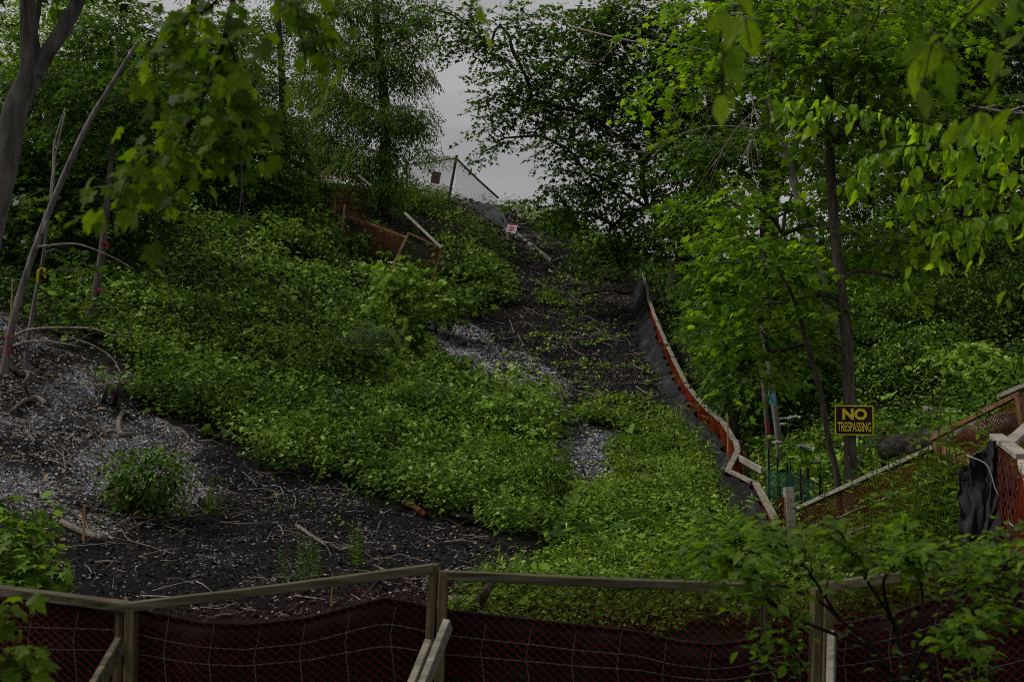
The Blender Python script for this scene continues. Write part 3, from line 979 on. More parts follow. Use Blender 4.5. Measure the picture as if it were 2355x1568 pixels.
def sprays(r, blobs, size, T, spray_len=0.6, per=16, cov=2.5, droop=0.25, flat=0.35):
    """leaf sprays inside crown blobs -> arrays of leaves and twig axes. blob = (Vector, rx, rz)"""
    P_, Y_, Z_, S_, tw = [], [], [], [], []
    for (c, rx, rz, cv) in blobs:
        n = max(4, int(cov * cv * math.pi * rx * rz / (t_area(T) * 0.4 * size * size) / per))
        u = norm(r.normal(0, 1, (n, 3))) * (r.uniform(0, 1, (n, 1)) ** (1 / 2.3))
        ctr = np.array(c) + u * np.array([rx, rx, rz])
        d = u * np.array([1, 1, 0.25]) + r.normal(0, 0.45, (n, 3)) * np.array([1, 1, 0.35])
        d[:, 2] -= droop * 0.5
        d = norm(d)
        L = spray_len * r.uniform(0.6, 1.35, n)
        side = norm(np.cross(d, np.array([0, 0, 1.0])))
        up = np.cross(side, d)
        tw.append((ctr, d, L))
        t = np.tile(np.linspace(0.05, 1, per), (n, 1)) + r.normal(0, .03, (n, per))
        sg = np.tile(np.where(np.arange(per) % 2 == 0, 1.0, -1.0), (n, 1))
        wv = (0.5 * (1 - 0.75 * t) * r.uniform(.3, 1.1, (n, per))) * L[:, None] * flat * 2
        pos = ctr[:, None] + d[:, None] * (t * L[:, None])[..., None] + side[:, None] * (sg * wv)[..., None]
        pos[..., 2] -= droop * (t ** 2) * L[:, None] + r.uniform(0, 0.12, (n, per)) * size * 3
        yd = d[:, None] * 0.7 + side[:, None] * (sg * 0.8)[..., None] + r.normal(0, .35, (n, per, 3))
        yd[..., 2] -= droop * 1.3
        zd = up[:, None] + r.normal(0, .38, (n, per, 3))
        P_.append(pos.reshape(-1, 3))
        Y_.append(yd.reshape(-1, 3))
        Z_.append(zd.reshape(-1, 3))
        S_.append(size * r.uniform(.55, 1.2, n * per))
    return np.concatenate(P_), np.concatenate(Y_), np.concatenate(Z_), np.concatenate(S_), tw


def limb_path(a, b, r, sag=0.12):
    a, b = Vector(a), Vector(b)
    l_ = (b - a).length
    m1 = a.lerp(b, .35) + Vector((r.normal(0, .05) * l_, r.normal(0, .05) * l_, sag * l_))
    m2 = a.lerp(b, .7) + Vector((r.normal(0, .05) * l_, r.normal(0, .05) * l_, sag * .7 * l_))
    return crom([a, m1, m2, b], 5)


def make_tree(name, label, cat, path, radii, blobs, T, leaf_m, size, bark, seed, group=None, cov=2.5, per=16, spray_len=0.6,
              tint=(0.5, 0.25), droop=0.25, limbs=(), singles=0, single_m=None, crown_name='crown', root=True, auto=True, twig_every=3, flat=0.35, sides=9):
    r = np.random.default_rng(seed)
    pts = [p if isinstance(p, Vector) else P(*p) for p in path]
    base = pts[0].copy()
    if root:
        g = hz(base.x, base.y)
        if base.z > g:
            pts = [Vector((base.x, base.y, g - .1))] + pts
            radii = [radii[0] * 1.15] + list(radii)
        base = pts[0].copy()
    o = thing(name, label, cat, base, group)
    tb = MB()
    cpath = crom(pts, 7)
    rr = interp(radii, len(pts))
    tb.tube(cpath, list(rr), sides, 0.03)
    for lp, r0, r1 in limbs:
        tb.tube(crom([q if isinstance(q, Vector) else P(*q) for q in lp], 6), [r0, r1], 7, 0.04)
    if blobs:
        bl = [(b[0], b[1], b[2], 1.0) if isinstance(b[0], Vector) else (P(b[0], b[1], b[2]), b[3], b[4], b[5] if len(b) > 5 else 1.0) for b in blobs]
        pos, yd, zd, s, tw = sprays(r, bl, size, T, spray_len, per, cov, droop, flat)
        rad_c = interp(list(rr), len(cpath))
        br = MB()
        if auto:
            # the limbs branch: each crown clump hangs on the nearest point already reached from the trunk
            nodes = [(q, i, None) for i, q in enumerate(cpath) if i >= len(cpath) // 4]
            order = sorted(range(len(bl)), key=lambda k: min((bl[k][0] - q[0]).length for q in nodes))
            par, nid = {}, {}
            nn = list(nodes)
            for k in order:
                c = bl[k][0]
                best = min(range(len(nn)), key=lambda j: (c - nn[j][0]).length * (1.0 if nn[j][2] is None else .9) + max(0, nn[j][0].z - c.z) * .8)
                par[k] = nn[best]
                nn.append((c, None, k))
            load = {k: 1 for k in order}
            for k in reversed(order):
                if par[k][2] is not None:
                    load[par[k][2]] += load[k]
            for k in order:
                a, i, pk = par[k]
                top = rad_c[i] * .6 if i is not None else 9
                r0 = max(.01, min(top, .014 * (load[k] + 1) ** .6 * (1 + .25 * (bl[k][0] - a).length ** .5)))
                r1 = max(.008, .012 * load[k] ** .6)
                br.tube(limb_path(a, bl[k][0], r, .10), [r0, (r0 + r1) * .5, min(r0, r1)], 6, .05, caps=False)
        for (c, rx, rz, cv), (ctr, d, L) in zip(bl, tw):
            for j in range(0, len(ctr), twig_every):
                a = Vector(ctr[j])
                e = a + Vector(d[j]) * float(L[j])
                e.z -= droop * float(L[j]) * .8
                if j % (twig_every * 3) == 0:
                    s0 = Vector(c).lerp(a, .15)
                    br.tube([s0, s0.lerp(a, .5) + Vector((0, 0, .08 * (a - s0).length)), a, e], [.011, .008, .005, .002], 4, caps=False)
                else:
                    br.tube([a, a.lerp(e, .6), e], [.005, .004, .002], 3, caps=False)
        if br.v:
            br.build('branches', bark, o, base)
        x, y, z = frames(yd, zd)
        t = np.clip(tint[0] + tint[1] * r.normal(0, .8, len(pos)), 0, 1)
        if singles:
            ppx, ppy = proj(pos)
            dist = pos[:, 1].copy()
            dist[(ppx < 0) | (ppx > 2354) | (ppy < 0) | (ppy > 1568)] += 1e3
            idx = np.argsort(dist)[:singles]
            k = np.zeros(len(pos), bool)
            k[idx] = True
            single_leaves(single_m, o, base, pos[k], x[k], y[k], z[k], s[k])
            pos, x, y, z, s, t = pos[~k], x[~k], y[~k], z[~k], s[~k], t[~k]
        if len(pos):
            v, f = expand(T, pos, x, y, z, s)
            c = np_mesh(crown_name, v, f, leaf_m, o, base, np.repeat(t, len(T[0])))
            c['kind'] = 'stuff'
    tb.build('trunk', bark, o, base, smooth=True)
    return o


GT = 'trees on the slope'
ME_MAPLE = leaf_mesh('maple_leaf', MAPLE_HI, M['maple_one'])
ME_MAPLE_MID = leaf_mesh('maple_leaf_mid', MAPLE, M['maple_one'])
ME_ELM = leaf_mesh('elm_leaf', ELM_HI, M['elm_one'])
ME_SHRUB = leaf_mesh('shrub_leaf', ELM_HI, M['shrub_one'])
ME_OVATE = leaf_mesh('ovate_leaf', OVATE, M['shrub_one'])

# unseen trees the near boughs hang from, added to shade the foreground
GC = 'trees overhanging the path'
make_tree('path_tree', 'large unseen maple beside the path on the left, its boughs shading the near fence', 'tree', [Vector((-4.6, 1.0, 0)), Vector((-4.5, 1.1, 4)), Vector((-4.2, 1.4, 8)), Vector((-4, 1.6, 12))], [.28, .24, .2, .1],
          [(Vector(q), rx, rz) for q, rx, rz in [((-3.4, 3.6, 7.6), 1.9, 1.1), ((-1.2, 2.2, 7.2), 1.9, 1.1), ((-3.2, 0, 7), 2.2, 1.2), ((-.5, -.8, 7.0), 2.2, 1.2), ((-6.5, 2.5, 7.4), 2, 1.2)]],
          MAPLE_LO, M['maple'], .16, M['bark_dark'], 130, GC, cov=.75, root=False, twig_every=6)
make_tree('path_tree', 'large unseen elm beside the path on the right, its boughs shading the near fence', 'tree', [Vector((4.4, 1.2, 0)), Vector((4.3, 1.2, 4)), Vector((4.0, 1.5, 8)), Vector((3.8, 1.6, 12))], [.26, .23, .19, .1],
          [(Vector(q), rx, rz) for q, rx, rz in [((3.2, 3.6, 7.4), 1.9, 1.1), ((1.4, 2.4, 7.0), 1.9, 1.1), ((5.8, 5.6, 8.4), 1.8, 1.1), ((3.2, -.2, 7), 2.2, 1.2), ((6.3, 2.6, 7.4), 2, 1.2)]],
          MAPLE_LO, M['maple'], .16, M['bark_dark'], 131, GC, cov=.5, root=False, twig_every=6)

# left edge
make_tree('forked_tree', 'grey forked trunk leaning in at the left edge with a knot below the fork', 'tree',
          [(-110, 1200, 11.0), (-75, 800, 11), (-30, 560, 11), (8, 400, 11), (38, 250, 11), (72, 165, 11), (66, 60, 11), (62, -60, 11), (50, -420, 11.3)],
          [.15, .13, .115, .105, .10, .092, .065, .06, .05],
          [(-150, -420, 11, 1.5, .8), (150, -560, 10.5, 1.6, .7), (420, -420, 11, 1.5, .6), (60, -260, 12.5, 1.2, .5), (330, -190, 13, 1.0, .4)],
          MAPLE_LO, M['maple'], .15, M['bark_grey'], 101, GT, limbs=[([(78, 175, 11), (112, 120, 11), (150, 62, 11), (178, 10, 11), (205, -70, 11), (300, -300, 11)], .07, .045)], tint=(.4, .25))
make_tree('leaning_sapling', 'slim grey trunk leaning right out of the left gravel, broken at the top', 'tree',
          [(12, 838, 22.5), (40, 700, 22.5), (100, 520, 22.5), (190, 310, 22.5), (260, 190, 22.5), (318, 95, 22.5)], [.068, .06, .054, .047, .038, .026],
          [], MAPLE, M['maple'], .12, M['bark_grey'], 102, GT,
          limbs=[([(88, 568, 22.4), (163, 561, 22.2), (204, 569, 22), (265, 595, 21.8), (311, 621, 21.6)], .022, .006), ([(98, 540, 22.4), (120, 455, 22.6), (128, 360, 22.8), (150, 260, 23)], .03, .01)])
make_tree('thin_sapling', 'thin pale sapling that carries a yellow ribbon beside the leaning trunk', 'tree',
          [(62, 805, 23), (80, 690, 23), (98, 600, 23), (106, 540, 23), (122, 400, 23.2), (126, 330, 23.4), (150, 250, 23.6)], [.038, .034, .031, .028, .024, .02, .013],
          [(165, 590, 23.6, .3, .3, .3), (195, 630, 23, .25, .25, .3), (110, 470, 23.4, .45, .35, .3)], MAPLE, M['maple'], .13, M['bark_grey'], 103, GT, tint=(.35, .2))
make_tree('straight_sapling', 'straight brown trunk with a pink band at the dark edge of the vines', 'tree',
          [(210, 738, 26.5), (232, 600, 26.5), (245, 480, 26.6), (255, 380, 26.7), (264, 260, 26.8), (268, 120, 27)], [.085, .072, .066, .06, .052, .04],
          [(240, 260, 27, 1.0, .7), (150, 180, 27.5, .9, .6), (330, 200, 27.5, .8, .6), (280, 60, 28, 1.0, .6)], MAPLE_LO, M['maple'], .13, M['bark_brown'], 104, GT, tint=(.3, .2))

# dark maples at the left
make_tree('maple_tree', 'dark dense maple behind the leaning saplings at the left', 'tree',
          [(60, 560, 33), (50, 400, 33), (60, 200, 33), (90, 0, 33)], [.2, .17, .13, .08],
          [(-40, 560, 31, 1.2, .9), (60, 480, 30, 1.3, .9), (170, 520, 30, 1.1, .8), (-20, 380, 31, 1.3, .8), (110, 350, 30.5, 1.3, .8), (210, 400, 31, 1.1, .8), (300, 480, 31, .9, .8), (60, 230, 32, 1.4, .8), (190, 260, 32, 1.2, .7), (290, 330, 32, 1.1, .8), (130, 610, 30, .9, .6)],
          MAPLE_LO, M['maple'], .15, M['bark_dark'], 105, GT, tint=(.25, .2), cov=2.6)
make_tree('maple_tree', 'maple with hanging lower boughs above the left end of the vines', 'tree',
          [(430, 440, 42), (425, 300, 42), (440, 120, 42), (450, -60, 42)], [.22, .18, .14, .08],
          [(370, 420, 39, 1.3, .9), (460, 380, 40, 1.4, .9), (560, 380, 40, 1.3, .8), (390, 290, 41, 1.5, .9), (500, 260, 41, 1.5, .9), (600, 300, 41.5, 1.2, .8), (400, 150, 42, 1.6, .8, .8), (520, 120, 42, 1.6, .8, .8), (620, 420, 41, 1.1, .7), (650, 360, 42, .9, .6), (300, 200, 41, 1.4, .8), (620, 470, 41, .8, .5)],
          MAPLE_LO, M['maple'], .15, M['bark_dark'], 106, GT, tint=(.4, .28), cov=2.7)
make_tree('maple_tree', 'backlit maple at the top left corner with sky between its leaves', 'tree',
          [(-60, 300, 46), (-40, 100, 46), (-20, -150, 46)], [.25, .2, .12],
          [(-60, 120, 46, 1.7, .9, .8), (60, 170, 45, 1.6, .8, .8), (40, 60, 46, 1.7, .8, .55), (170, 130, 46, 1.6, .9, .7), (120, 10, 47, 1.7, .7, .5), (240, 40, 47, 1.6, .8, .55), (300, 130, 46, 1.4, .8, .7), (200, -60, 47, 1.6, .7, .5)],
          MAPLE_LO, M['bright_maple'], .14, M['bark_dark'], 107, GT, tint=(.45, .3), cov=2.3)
make_tree('locust_tree', 'thin crowned tree at the upper left with much sky showing through', 'tree',
          [(640, 420, 50), (650, 250, 50), (640, 50, 50), (630, -150, 50)], [.16, .13, .1, .05],
          [(560, 200, 50, 1.4, .8, .6), (650, 180, 50, 1.3, .9, .6), (610, 300, 50, 1.3, .7, .8), (700, 280, 50, 1.1, .8, .7), (500, 60, 50, 1.6, .7, .7), (620, 50, 51, 1.5, .8, .55), (720, 90, 51, 1.3, .8, .55), (680, -40, 51, 1.5, .6, .6), (720, 380, 48, .9, .5, .8)],
          LEAF2, M['ash'], .12, M['bark_dark'], 108, GT, tint=(.5, .3), cov=2.3, droop=.35)
make_tree('ash_tree', 'upright ash with feathery drooping foliage left of the sky gap', 'tree',
          [(884, 505, 47), (883, 400, 47), (886, 280, 47), (872, 120, 47), (862, 0, 47), (855, -150, 47)], [.24, .21, .18, .15, .11, .07],
          [(880, 420, 46, .8, .5, .9), (915, 360, 46, .5, .6, .9), (830, 370, 46, .9, .7), (775, 330, 46.5, .8, .8), (940, 270, 46.5, .7, .6), (870, 270, 46, .9, .8), (800, 230, 46.5, 1.0, .8), (730, 200, 47, .8, .7, .8), (940, 170, 47, .75, .6, .9), (865, 140, 46.5, .9, .8), (790, 110, 47, 1.0, .8, .9), (915, 70, 47, .9, .6, .9), (960, 30, 47, .7, .5, .7), (840, 20, 47, 1.0, .6), (750, 20, 47, .9, .6, .8), (975, 290, 46.5, .32, .3, .7), (1008, 366, 52.5, .42, .13, .9), (975, 350, 51, .4, .22, .9), (900, -60, 47, 1.2, .6), (960, 110, 47, .5, .35, .7), (700, 330, 47, .7, .6, .9)],
          ASH, M['ash'], .13, M['bark_dark'], 109, GT, tint=(.62, .3), cov=2.6, per=20, spray_len=.55, droop=.55, flat=.4)

# right side
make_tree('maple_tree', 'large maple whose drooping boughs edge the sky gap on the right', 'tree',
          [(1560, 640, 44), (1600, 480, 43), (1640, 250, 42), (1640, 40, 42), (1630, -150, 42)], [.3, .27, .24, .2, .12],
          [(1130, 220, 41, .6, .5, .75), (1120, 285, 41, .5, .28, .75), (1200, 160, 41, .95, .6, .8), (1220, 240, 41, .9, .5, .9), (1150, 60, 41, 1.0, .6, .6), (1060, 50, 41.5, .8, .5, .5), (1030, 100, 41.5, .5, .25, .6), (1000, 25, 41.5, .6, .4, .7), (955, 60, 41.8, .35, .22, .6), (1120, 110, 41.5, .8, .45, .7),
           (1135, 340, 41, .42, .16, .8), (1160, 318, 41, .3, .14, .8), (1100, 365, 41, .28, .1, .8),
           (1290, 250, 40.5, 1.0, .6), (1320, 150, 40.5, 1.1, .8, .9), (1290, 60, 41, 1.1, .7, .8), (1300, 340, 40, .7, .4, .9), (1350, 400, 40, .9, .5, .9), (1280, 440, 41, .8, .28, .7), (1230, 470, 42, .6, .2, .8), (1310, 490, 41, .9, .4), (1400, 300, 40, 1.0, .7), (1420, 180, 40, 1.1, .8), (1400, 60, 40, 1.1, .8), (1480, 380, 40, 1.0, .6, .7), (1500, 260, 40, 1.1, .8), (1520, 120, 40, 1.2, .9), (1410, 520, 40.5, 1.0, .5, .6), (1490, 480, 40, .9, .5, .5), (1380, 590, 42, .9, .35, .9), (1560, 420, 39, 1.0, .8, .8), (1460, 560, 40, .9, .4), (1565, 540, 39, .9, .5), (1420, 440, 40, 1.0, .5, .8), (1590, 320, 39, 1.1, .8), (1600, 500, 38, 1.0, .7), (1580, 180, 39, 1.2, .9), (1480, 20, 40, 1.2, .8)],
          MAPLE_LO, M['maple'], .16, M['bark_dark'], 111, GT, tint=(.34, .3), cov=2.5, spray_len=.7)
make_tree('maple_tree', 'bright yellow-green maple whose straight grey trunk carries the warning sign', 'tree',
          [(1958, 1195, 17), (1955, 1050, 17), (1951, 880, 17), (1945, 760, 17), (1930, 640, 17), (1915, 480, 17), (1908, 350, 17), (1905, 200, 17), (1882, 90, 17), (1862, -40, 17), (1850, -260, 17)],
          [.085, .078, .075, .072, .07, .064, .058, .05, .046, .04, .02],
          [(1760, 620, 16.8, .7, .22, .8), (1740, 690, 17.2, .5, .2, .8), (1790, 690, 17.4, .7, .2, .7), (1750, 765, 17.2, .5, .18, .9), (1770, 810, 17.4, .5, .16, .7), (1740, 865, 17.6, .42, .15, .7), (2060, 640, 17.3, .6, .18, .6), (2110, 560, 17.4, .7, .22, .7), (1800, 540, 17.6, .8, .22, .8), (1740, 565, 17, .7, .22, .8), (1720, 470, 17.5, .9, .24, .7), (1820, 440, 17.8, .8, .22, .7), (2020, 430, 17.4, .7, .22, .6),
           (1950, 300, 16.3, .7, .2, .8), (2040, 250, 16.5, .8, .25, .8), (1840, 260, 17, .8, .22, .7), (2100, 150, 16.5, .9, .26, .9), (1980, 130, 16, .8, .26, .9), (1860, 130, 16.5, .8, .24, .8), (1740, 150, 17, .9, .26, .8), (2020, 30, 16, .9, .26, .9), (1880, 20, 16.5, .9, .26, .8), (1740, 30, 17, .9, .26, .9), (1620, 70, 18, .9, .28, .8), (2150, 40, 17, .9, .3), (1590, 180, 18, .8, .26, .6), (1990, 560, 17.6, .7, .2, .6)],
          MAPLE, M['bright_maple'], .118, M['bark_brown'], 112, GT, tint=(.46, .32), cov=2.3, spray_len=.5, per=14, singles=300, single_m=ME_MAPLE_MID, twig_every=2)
make_tree('crooked_sapling', 'thin dark crooked stem left of the warning sign', 'tree',
          [(1927, 1118, 16.3), (1905, 1010, 16.3), (1886, 900, 16.3), (1852, 780, 16.3), (1832, 705, 16.3), (1800, 640, 16.3), (1740, 560, 16.4)], [.038, .035, .032, .028, .022, .018, .008],
          [(1760, 700, 16.3, .45, .16, .7), (1800, 760, 16.6, .45, .16, .6), (1720, 610, 16.5, .5, .15, .7)], MAPLE, M['maple'], .13, M['bark_dark'], 113, GT, tint=(.4, .2), cov=1.3)
make_tree('grey_sapling', 'pale grey sapling with a blue ribbon in the right undergrowth', 'tree',
          [(1790, 1022, 21), (1776, 905, 21), (1766, 835, 21), (1750, 740, 21.2), (1735, 670, 21.4), (1720, 560, 21.6)], [.052, .048, .044, .04, .034, .02],
          [(1710, 560, 21.5, .6, .3, .9), (1770, 600, 21.5, .7, .3, .8), (1700, 760, 22, .5, .3, .9)], MAPLE, M['maple'], .13, M['bark_grey'], 114, GT, tint=(.4, .25), cov=1.8)
make_tree('brown_sapling', 'slim brown sapling with a red ribbon beside the grey sapling', 'tree',
          [(1768, 1035, 20.8), (1758, 930, 20.8), (1750, 850, 21), (1742, 770, 21), (1728, 690, 21.2)], [.036, .033, .03, .025, .016],
          [(1720, 720, 21.5, .45, .3), (1780, 720, 22, .5, .3)], MAPLE, M['maple'], .13, M['bark_brown'], 115, GT, tint=(.35, .25), cov=1.8)
make_tree('leaning_tree', 'mottled trunk leaning left behind the tree with the sign', 'tree',
          [(1930, 770, 30), (1892, 660, 30), (1862, 545, 30), (1832, 440, 30), (1790, 300, 30), (1750, 150, 30)], [.13, .12, .11, .1, .085, .06],
          [(1640, 340, 31, 1.0, .5), (1740, 370, 31, 1.0, .5, .8), (1860, 360, 31, 1.0, .5, .8), (1650, 470, 33, 1.0, .5, .6), (1900, 580, 32, .8, .4, .7), (1800, 620, 31, 1.0, .5), (1700, 650, 31, 1.0, .5), (1650, 640, 33, .8, .5), (1660, 740, 31, .7, .5), (1720, 820, 29, .7, .5), (1760, 880, 27, .7, .4)],
          MAPLE_LO, M['maple'], .14, M['bark_grey'], 116, GT, tint=(.38, .28), cov=2.8)
make_tree('broad_tree', 'thick furrowed trunk standing among the shrubs at the right', 'tree',
          [(2122, 668, 33), (2120, 560, 33), (2124, 400, 33), (2135, 200, 33), (2140, 0, 33), (2150, -200, 33)], [.26, .23, .21, .2, .18, .13],
          [(2050, 520, 32, 1.1, .5, .9), (2180, 470, 32, 1.1, .6), (2290, 430, 32, 1.1, .6), (2350, 560, 31, 1.0, .5), (2240, 580, 32, .9, .4, .8), (2100, 330, 33, 1.2, .7), (2230, 280, 33, 1.2, .7), (2340, 300, 33, 1.2, .7), (2060, 180, 34, 1.2, .7), (2200, 120, 34, 1.3, .8), (2330, 140, 34, 1.3, .8), (2100, 20, 34, 1.3, .8), (2260, -10, 34, 1.3, .8), (2400, 0, 34, 1.2, .8), (1700, -150, 28, 2, .8, .55), (1850, -210, 26, 2, .8, .55), (2000, -150, 27, 2, .8, .55), (2150, -200, 28, 2, .8, .55), (2310, -150, 27, 2, .8, .55), (1760, -360, 26, 2, .8, .55), (2050, -360, 25, 2, .8, .55), (2260, -380, 26, 2, .8, .55)],  # high clumps above the frame are added to shade the right bank
          MAPLE_LO, M['maple'], .16, M['bark_brown'], 117, GT, tint=(.38, .28), cov=2.8)
make_tree('dark_tree', 'very dark thick trunk in the shade right of the large maple', 'tree',
          [(1768, 640, 41), (1770, 420, 41), (1776, 260, 41), (1782, 100, 41), (1786, -120, 41)], [.28, .27, .26, .24, .18],
          [(1600, 300, 42, 1.3, .7), (1700, 260, 43, 1.2, .7, .8), (1830, 220, 43, 1.3, .7), (1930, 320, 42, 1.3, .8), (1640, 120, 43, 1.4, .8), (1780, 60, 43, 1.4, .8), (1930, 140, 43, 1.4, .8), (1990, 420, 41, 1.2, .7, .8), (1870, 20, 43, 1.4, .7), (1980, 20, 43, 1.4, .8), (1590, 520, 44, 1.0, .5, .6), (1700, 560, 44, 1.0, .5, .8), (1850, 480, 43, .9, .4, .5), (1560, 600, 45, .9, .4, .9)],
          MAPLE_LO, M['maple'], .165, M['bark_dark'], 118, GT, tint=(.36, .28), cov=2.8)
make_tree('twin_tree', 'dark trunk partly hidden behind the bare dead boughs', 'tree',
          [(1640, 640, 46), (1642, 400, 46), (1646, 220, 46), (1650, 60, 46), (1650, -100, 46)], [.2, .19, .18, .15, .1],
          [(1440, 620, 47, .9, .3, .7), (1520, 640, 47, .9, .4, .8), (1620, 640, 46, 1.0, .4)], MAPLE_LO, M['maple'], .14, M['bark_dark'], 119, GT, tint=(.4, .25), cov=1.8)


make_tree('maple_tree', 'dark maple filling the wood behind the thick furrowed trunk', 'tree',
          [(2280, 560, 42), (2280, 350, 42), (2290, 100, 42), (2290, -100, 42)], [.25, .22, .18, .1],
          [(2180, 560, 42, 1.3, .6), (2300, 520, 42, 1.4, .8), (2420, 480, 42, 1.4, .8), (2040, 480, 43, 1.2, .7), (2160, 400, 42, 1.4, .8), (2300, 380, 42, 1.4, .8), (2420, 320, 42, 1.4, .9), (2060, 300, 43, 1.4, .9), (2200, 230, 42, 1.5, .9), (2340, 220, 42, 1.5, .9), (2080, 120, 43, 1.5, .9), (2220, 80, 43, 1.5, .9), (2370, 60, 43, 1.5, .9), (2140, -40, 43, 1.5, .8), (2060, 590, 44, 1.0, .4, .7)],
          MAPLE_LO, M['maple'], .17, M['bark_dark'], 132, GT, tint=(.3, .25), cov=2.6)
make_tree('understory_tree', 'low dark maple crowns in the shade between the silt fence and the sign tree', 'tree',
          [(1690, 960, 25), (1700, 860, 26), (1690, 760, 27), (1680, 650, 28)], [.07, .06, .05, .03],
          [(1690, 800, 26, .6, .35), (1720, 760, 26, .7, .4), (1790, 800, 26, .8, .4), (1860, 740, 27, .9, .4), (1690, 700, 27, .7, .4), (1760, 690, 27, .9, .4), (1710, 885, 25, .45, .3), (1740, 880, 25, .7, .35), (1820, 880, 26, .8, .35), (1640, 720, 29, .5, .3), (1620, 650, 31, .5, .3)],
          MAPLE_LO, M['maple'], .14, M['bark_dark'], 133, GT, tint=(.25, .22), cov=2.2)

# ------------------------------------------------------------------ shrubs and saplings
def shrub(name, label, px, py, hgt, wid, T, m, size, seed, cov=2.2, tint=(.5, .25), group=None, d=None, nstem=5, droop=.3, spray_len=.3, per=10):
    g = on_ground(px, py) if d is None else P(px, py, d)
    g.z = hz(g.x, g.y)
    r = np.random.default_rng(seed)
    o = thing(name, label, 'shrub' if 'weed' not in name else 'weed', g, group)
    b = MB()
    bl = []
    for i in range(nstem):
        an = r.uniform(0, 6.28)
        k = r.uniform(.2, 1)
        e = g + Vector((math.cos(an) * wid * .4 * k, math.sin(an) * wid * .4 * k, hgt * r.uniform(.55, .85)))
        m_ = g.lerp(e, .5) + Vector((math.cos(an), math.sin(an), 0)) * -.05
        b.tube(crom([g - Vector((0, 0, .05)), m_, e], 4), [.014, .01, .005], 5, caps=False)
        bl.append((e, wid * r.uniform(.28, .42), hgt * r.uniform(.16, .26), 1))
        bl.append((g.lerp(e, .55), wid * .35, hgt * .2, .8))
    b.build('stems', M['twig'], o, g)
    pos, yd, zd, s, tw = sprays(r, bl, size, T, spray_len, per, cov / nstem * 2.2, droop)
    x, y, z = frames(yd, zd)
    t = np.clip(tint[0] + tint[1] * r.normal(0, .8, len(pos)), 0, 1)
    v, f = expand(T, pos, x, y, z, s)
    c = np_mesh('foliage', v, f, m, o, g, np.repeat(t, len(T[0])))
    c['kind'] = 'stuff'
    return o


GS = 'shrubs and saplings on the slope'
shrub('seedling_shrub', 'dark green young maple clump growing in the left gravel', 340, 1195, 1.05, .95, OVATE, M['cover'], .1, 201, group=GS, tint=(.35, .2))
shrub('maple_sapling', 'young maple with pale top leaves below the collapsed orange fence', 930, 840, 2.6, 1.6, MAPLE, M['weed'], .17, 202, group=GS, tint=(.6, .25), nstem=7, cov=1.8, spray_len=.45)
shrub('maple_sapling', 'leafy clump overhanging the top of the pale gravel chute', 1000, 770, 1.5, 1.4, MAPLE, M['cover'], .15, 203, group=GS)
shrub('small_shrub', 'single small green bush alone on the brown litter slope', 1268, 700, .6, .6, OVATE, M['weed'], .1, 204, group=GS, tint=(.6, .2))
shrub('round_shrub', 'rounded shrub with dark hollow in the middle of the vines', 770, 900, 1.1, 1.5, HEART, M['cover'], .13, 205, group=GS, tint=(.4, .2))
shrub('willow_shrub', 'pale grey-leaved shrub above the white flowers', 830, 860, 1.0, 1.2, LANCE, M['pale_weed'], .11, 206, group=GS)
shrub('willow_shrub', 'pale grey-leaved shrub right of the white flowers', 985, 985, .9, 1.0, LANCE, M['pale_weed'], .10, 207, group=GS)
shrub('creeper_mound', 'mound of creeper leaves at the lower end of the gravel chute', 1120, 1000, .8, 1.5, HEART, M['cover'], .12, 208, group=GS, nstem=8)
shrub('creeper_mound', 'mound of leaves between the pipe and the orange fence', 1085, 655, .8, 2.0, HEART, M['cover'], .14, 209, group=GS, nstem=8, tint=(.45, .3))
shrub('creeper_clump', 'creeper leaves growing through the right end of the collapsed fence', 945, 648, .7, 1.0, HEART4, M['cover'], .12, 215, group=GS, tint=(.45, .3))
shrub('creeper_clump', 'creeper leaves climbing the left post of the collapsed fence', 815, 592, .8, 1.3, HEART4, M['cover'], .12, 216, group=GS, tint=(.4, .3))
shrub('creeper_clump', 'dark brush between the two torn sheets of orange netting', 730, 490, 1.1, 1.2, HEART4, M['cover'], .12, 217, group=GS, tint=(.35, .3))
shrub('crest_shrub', 'bush right of the drain pipe on the crest', 1395, 600, 1.0, 1.7, OVATE, M['weed'], .13, 210, group=GS, nstem=8)
shrub('crest_shrub', 'bush right of the fallen no-entry board', 1290, 540, 1.2, 1.6, OVATE, M['weed'], .13, 211, group=GS, nstem=8)
shrub('crest_shrub', 'dark brush left of the chain-link post on the skyline', 965, 488, .7, 1.6, OVATE, M['cover'], .12, 212, group=GS, nstem=8)
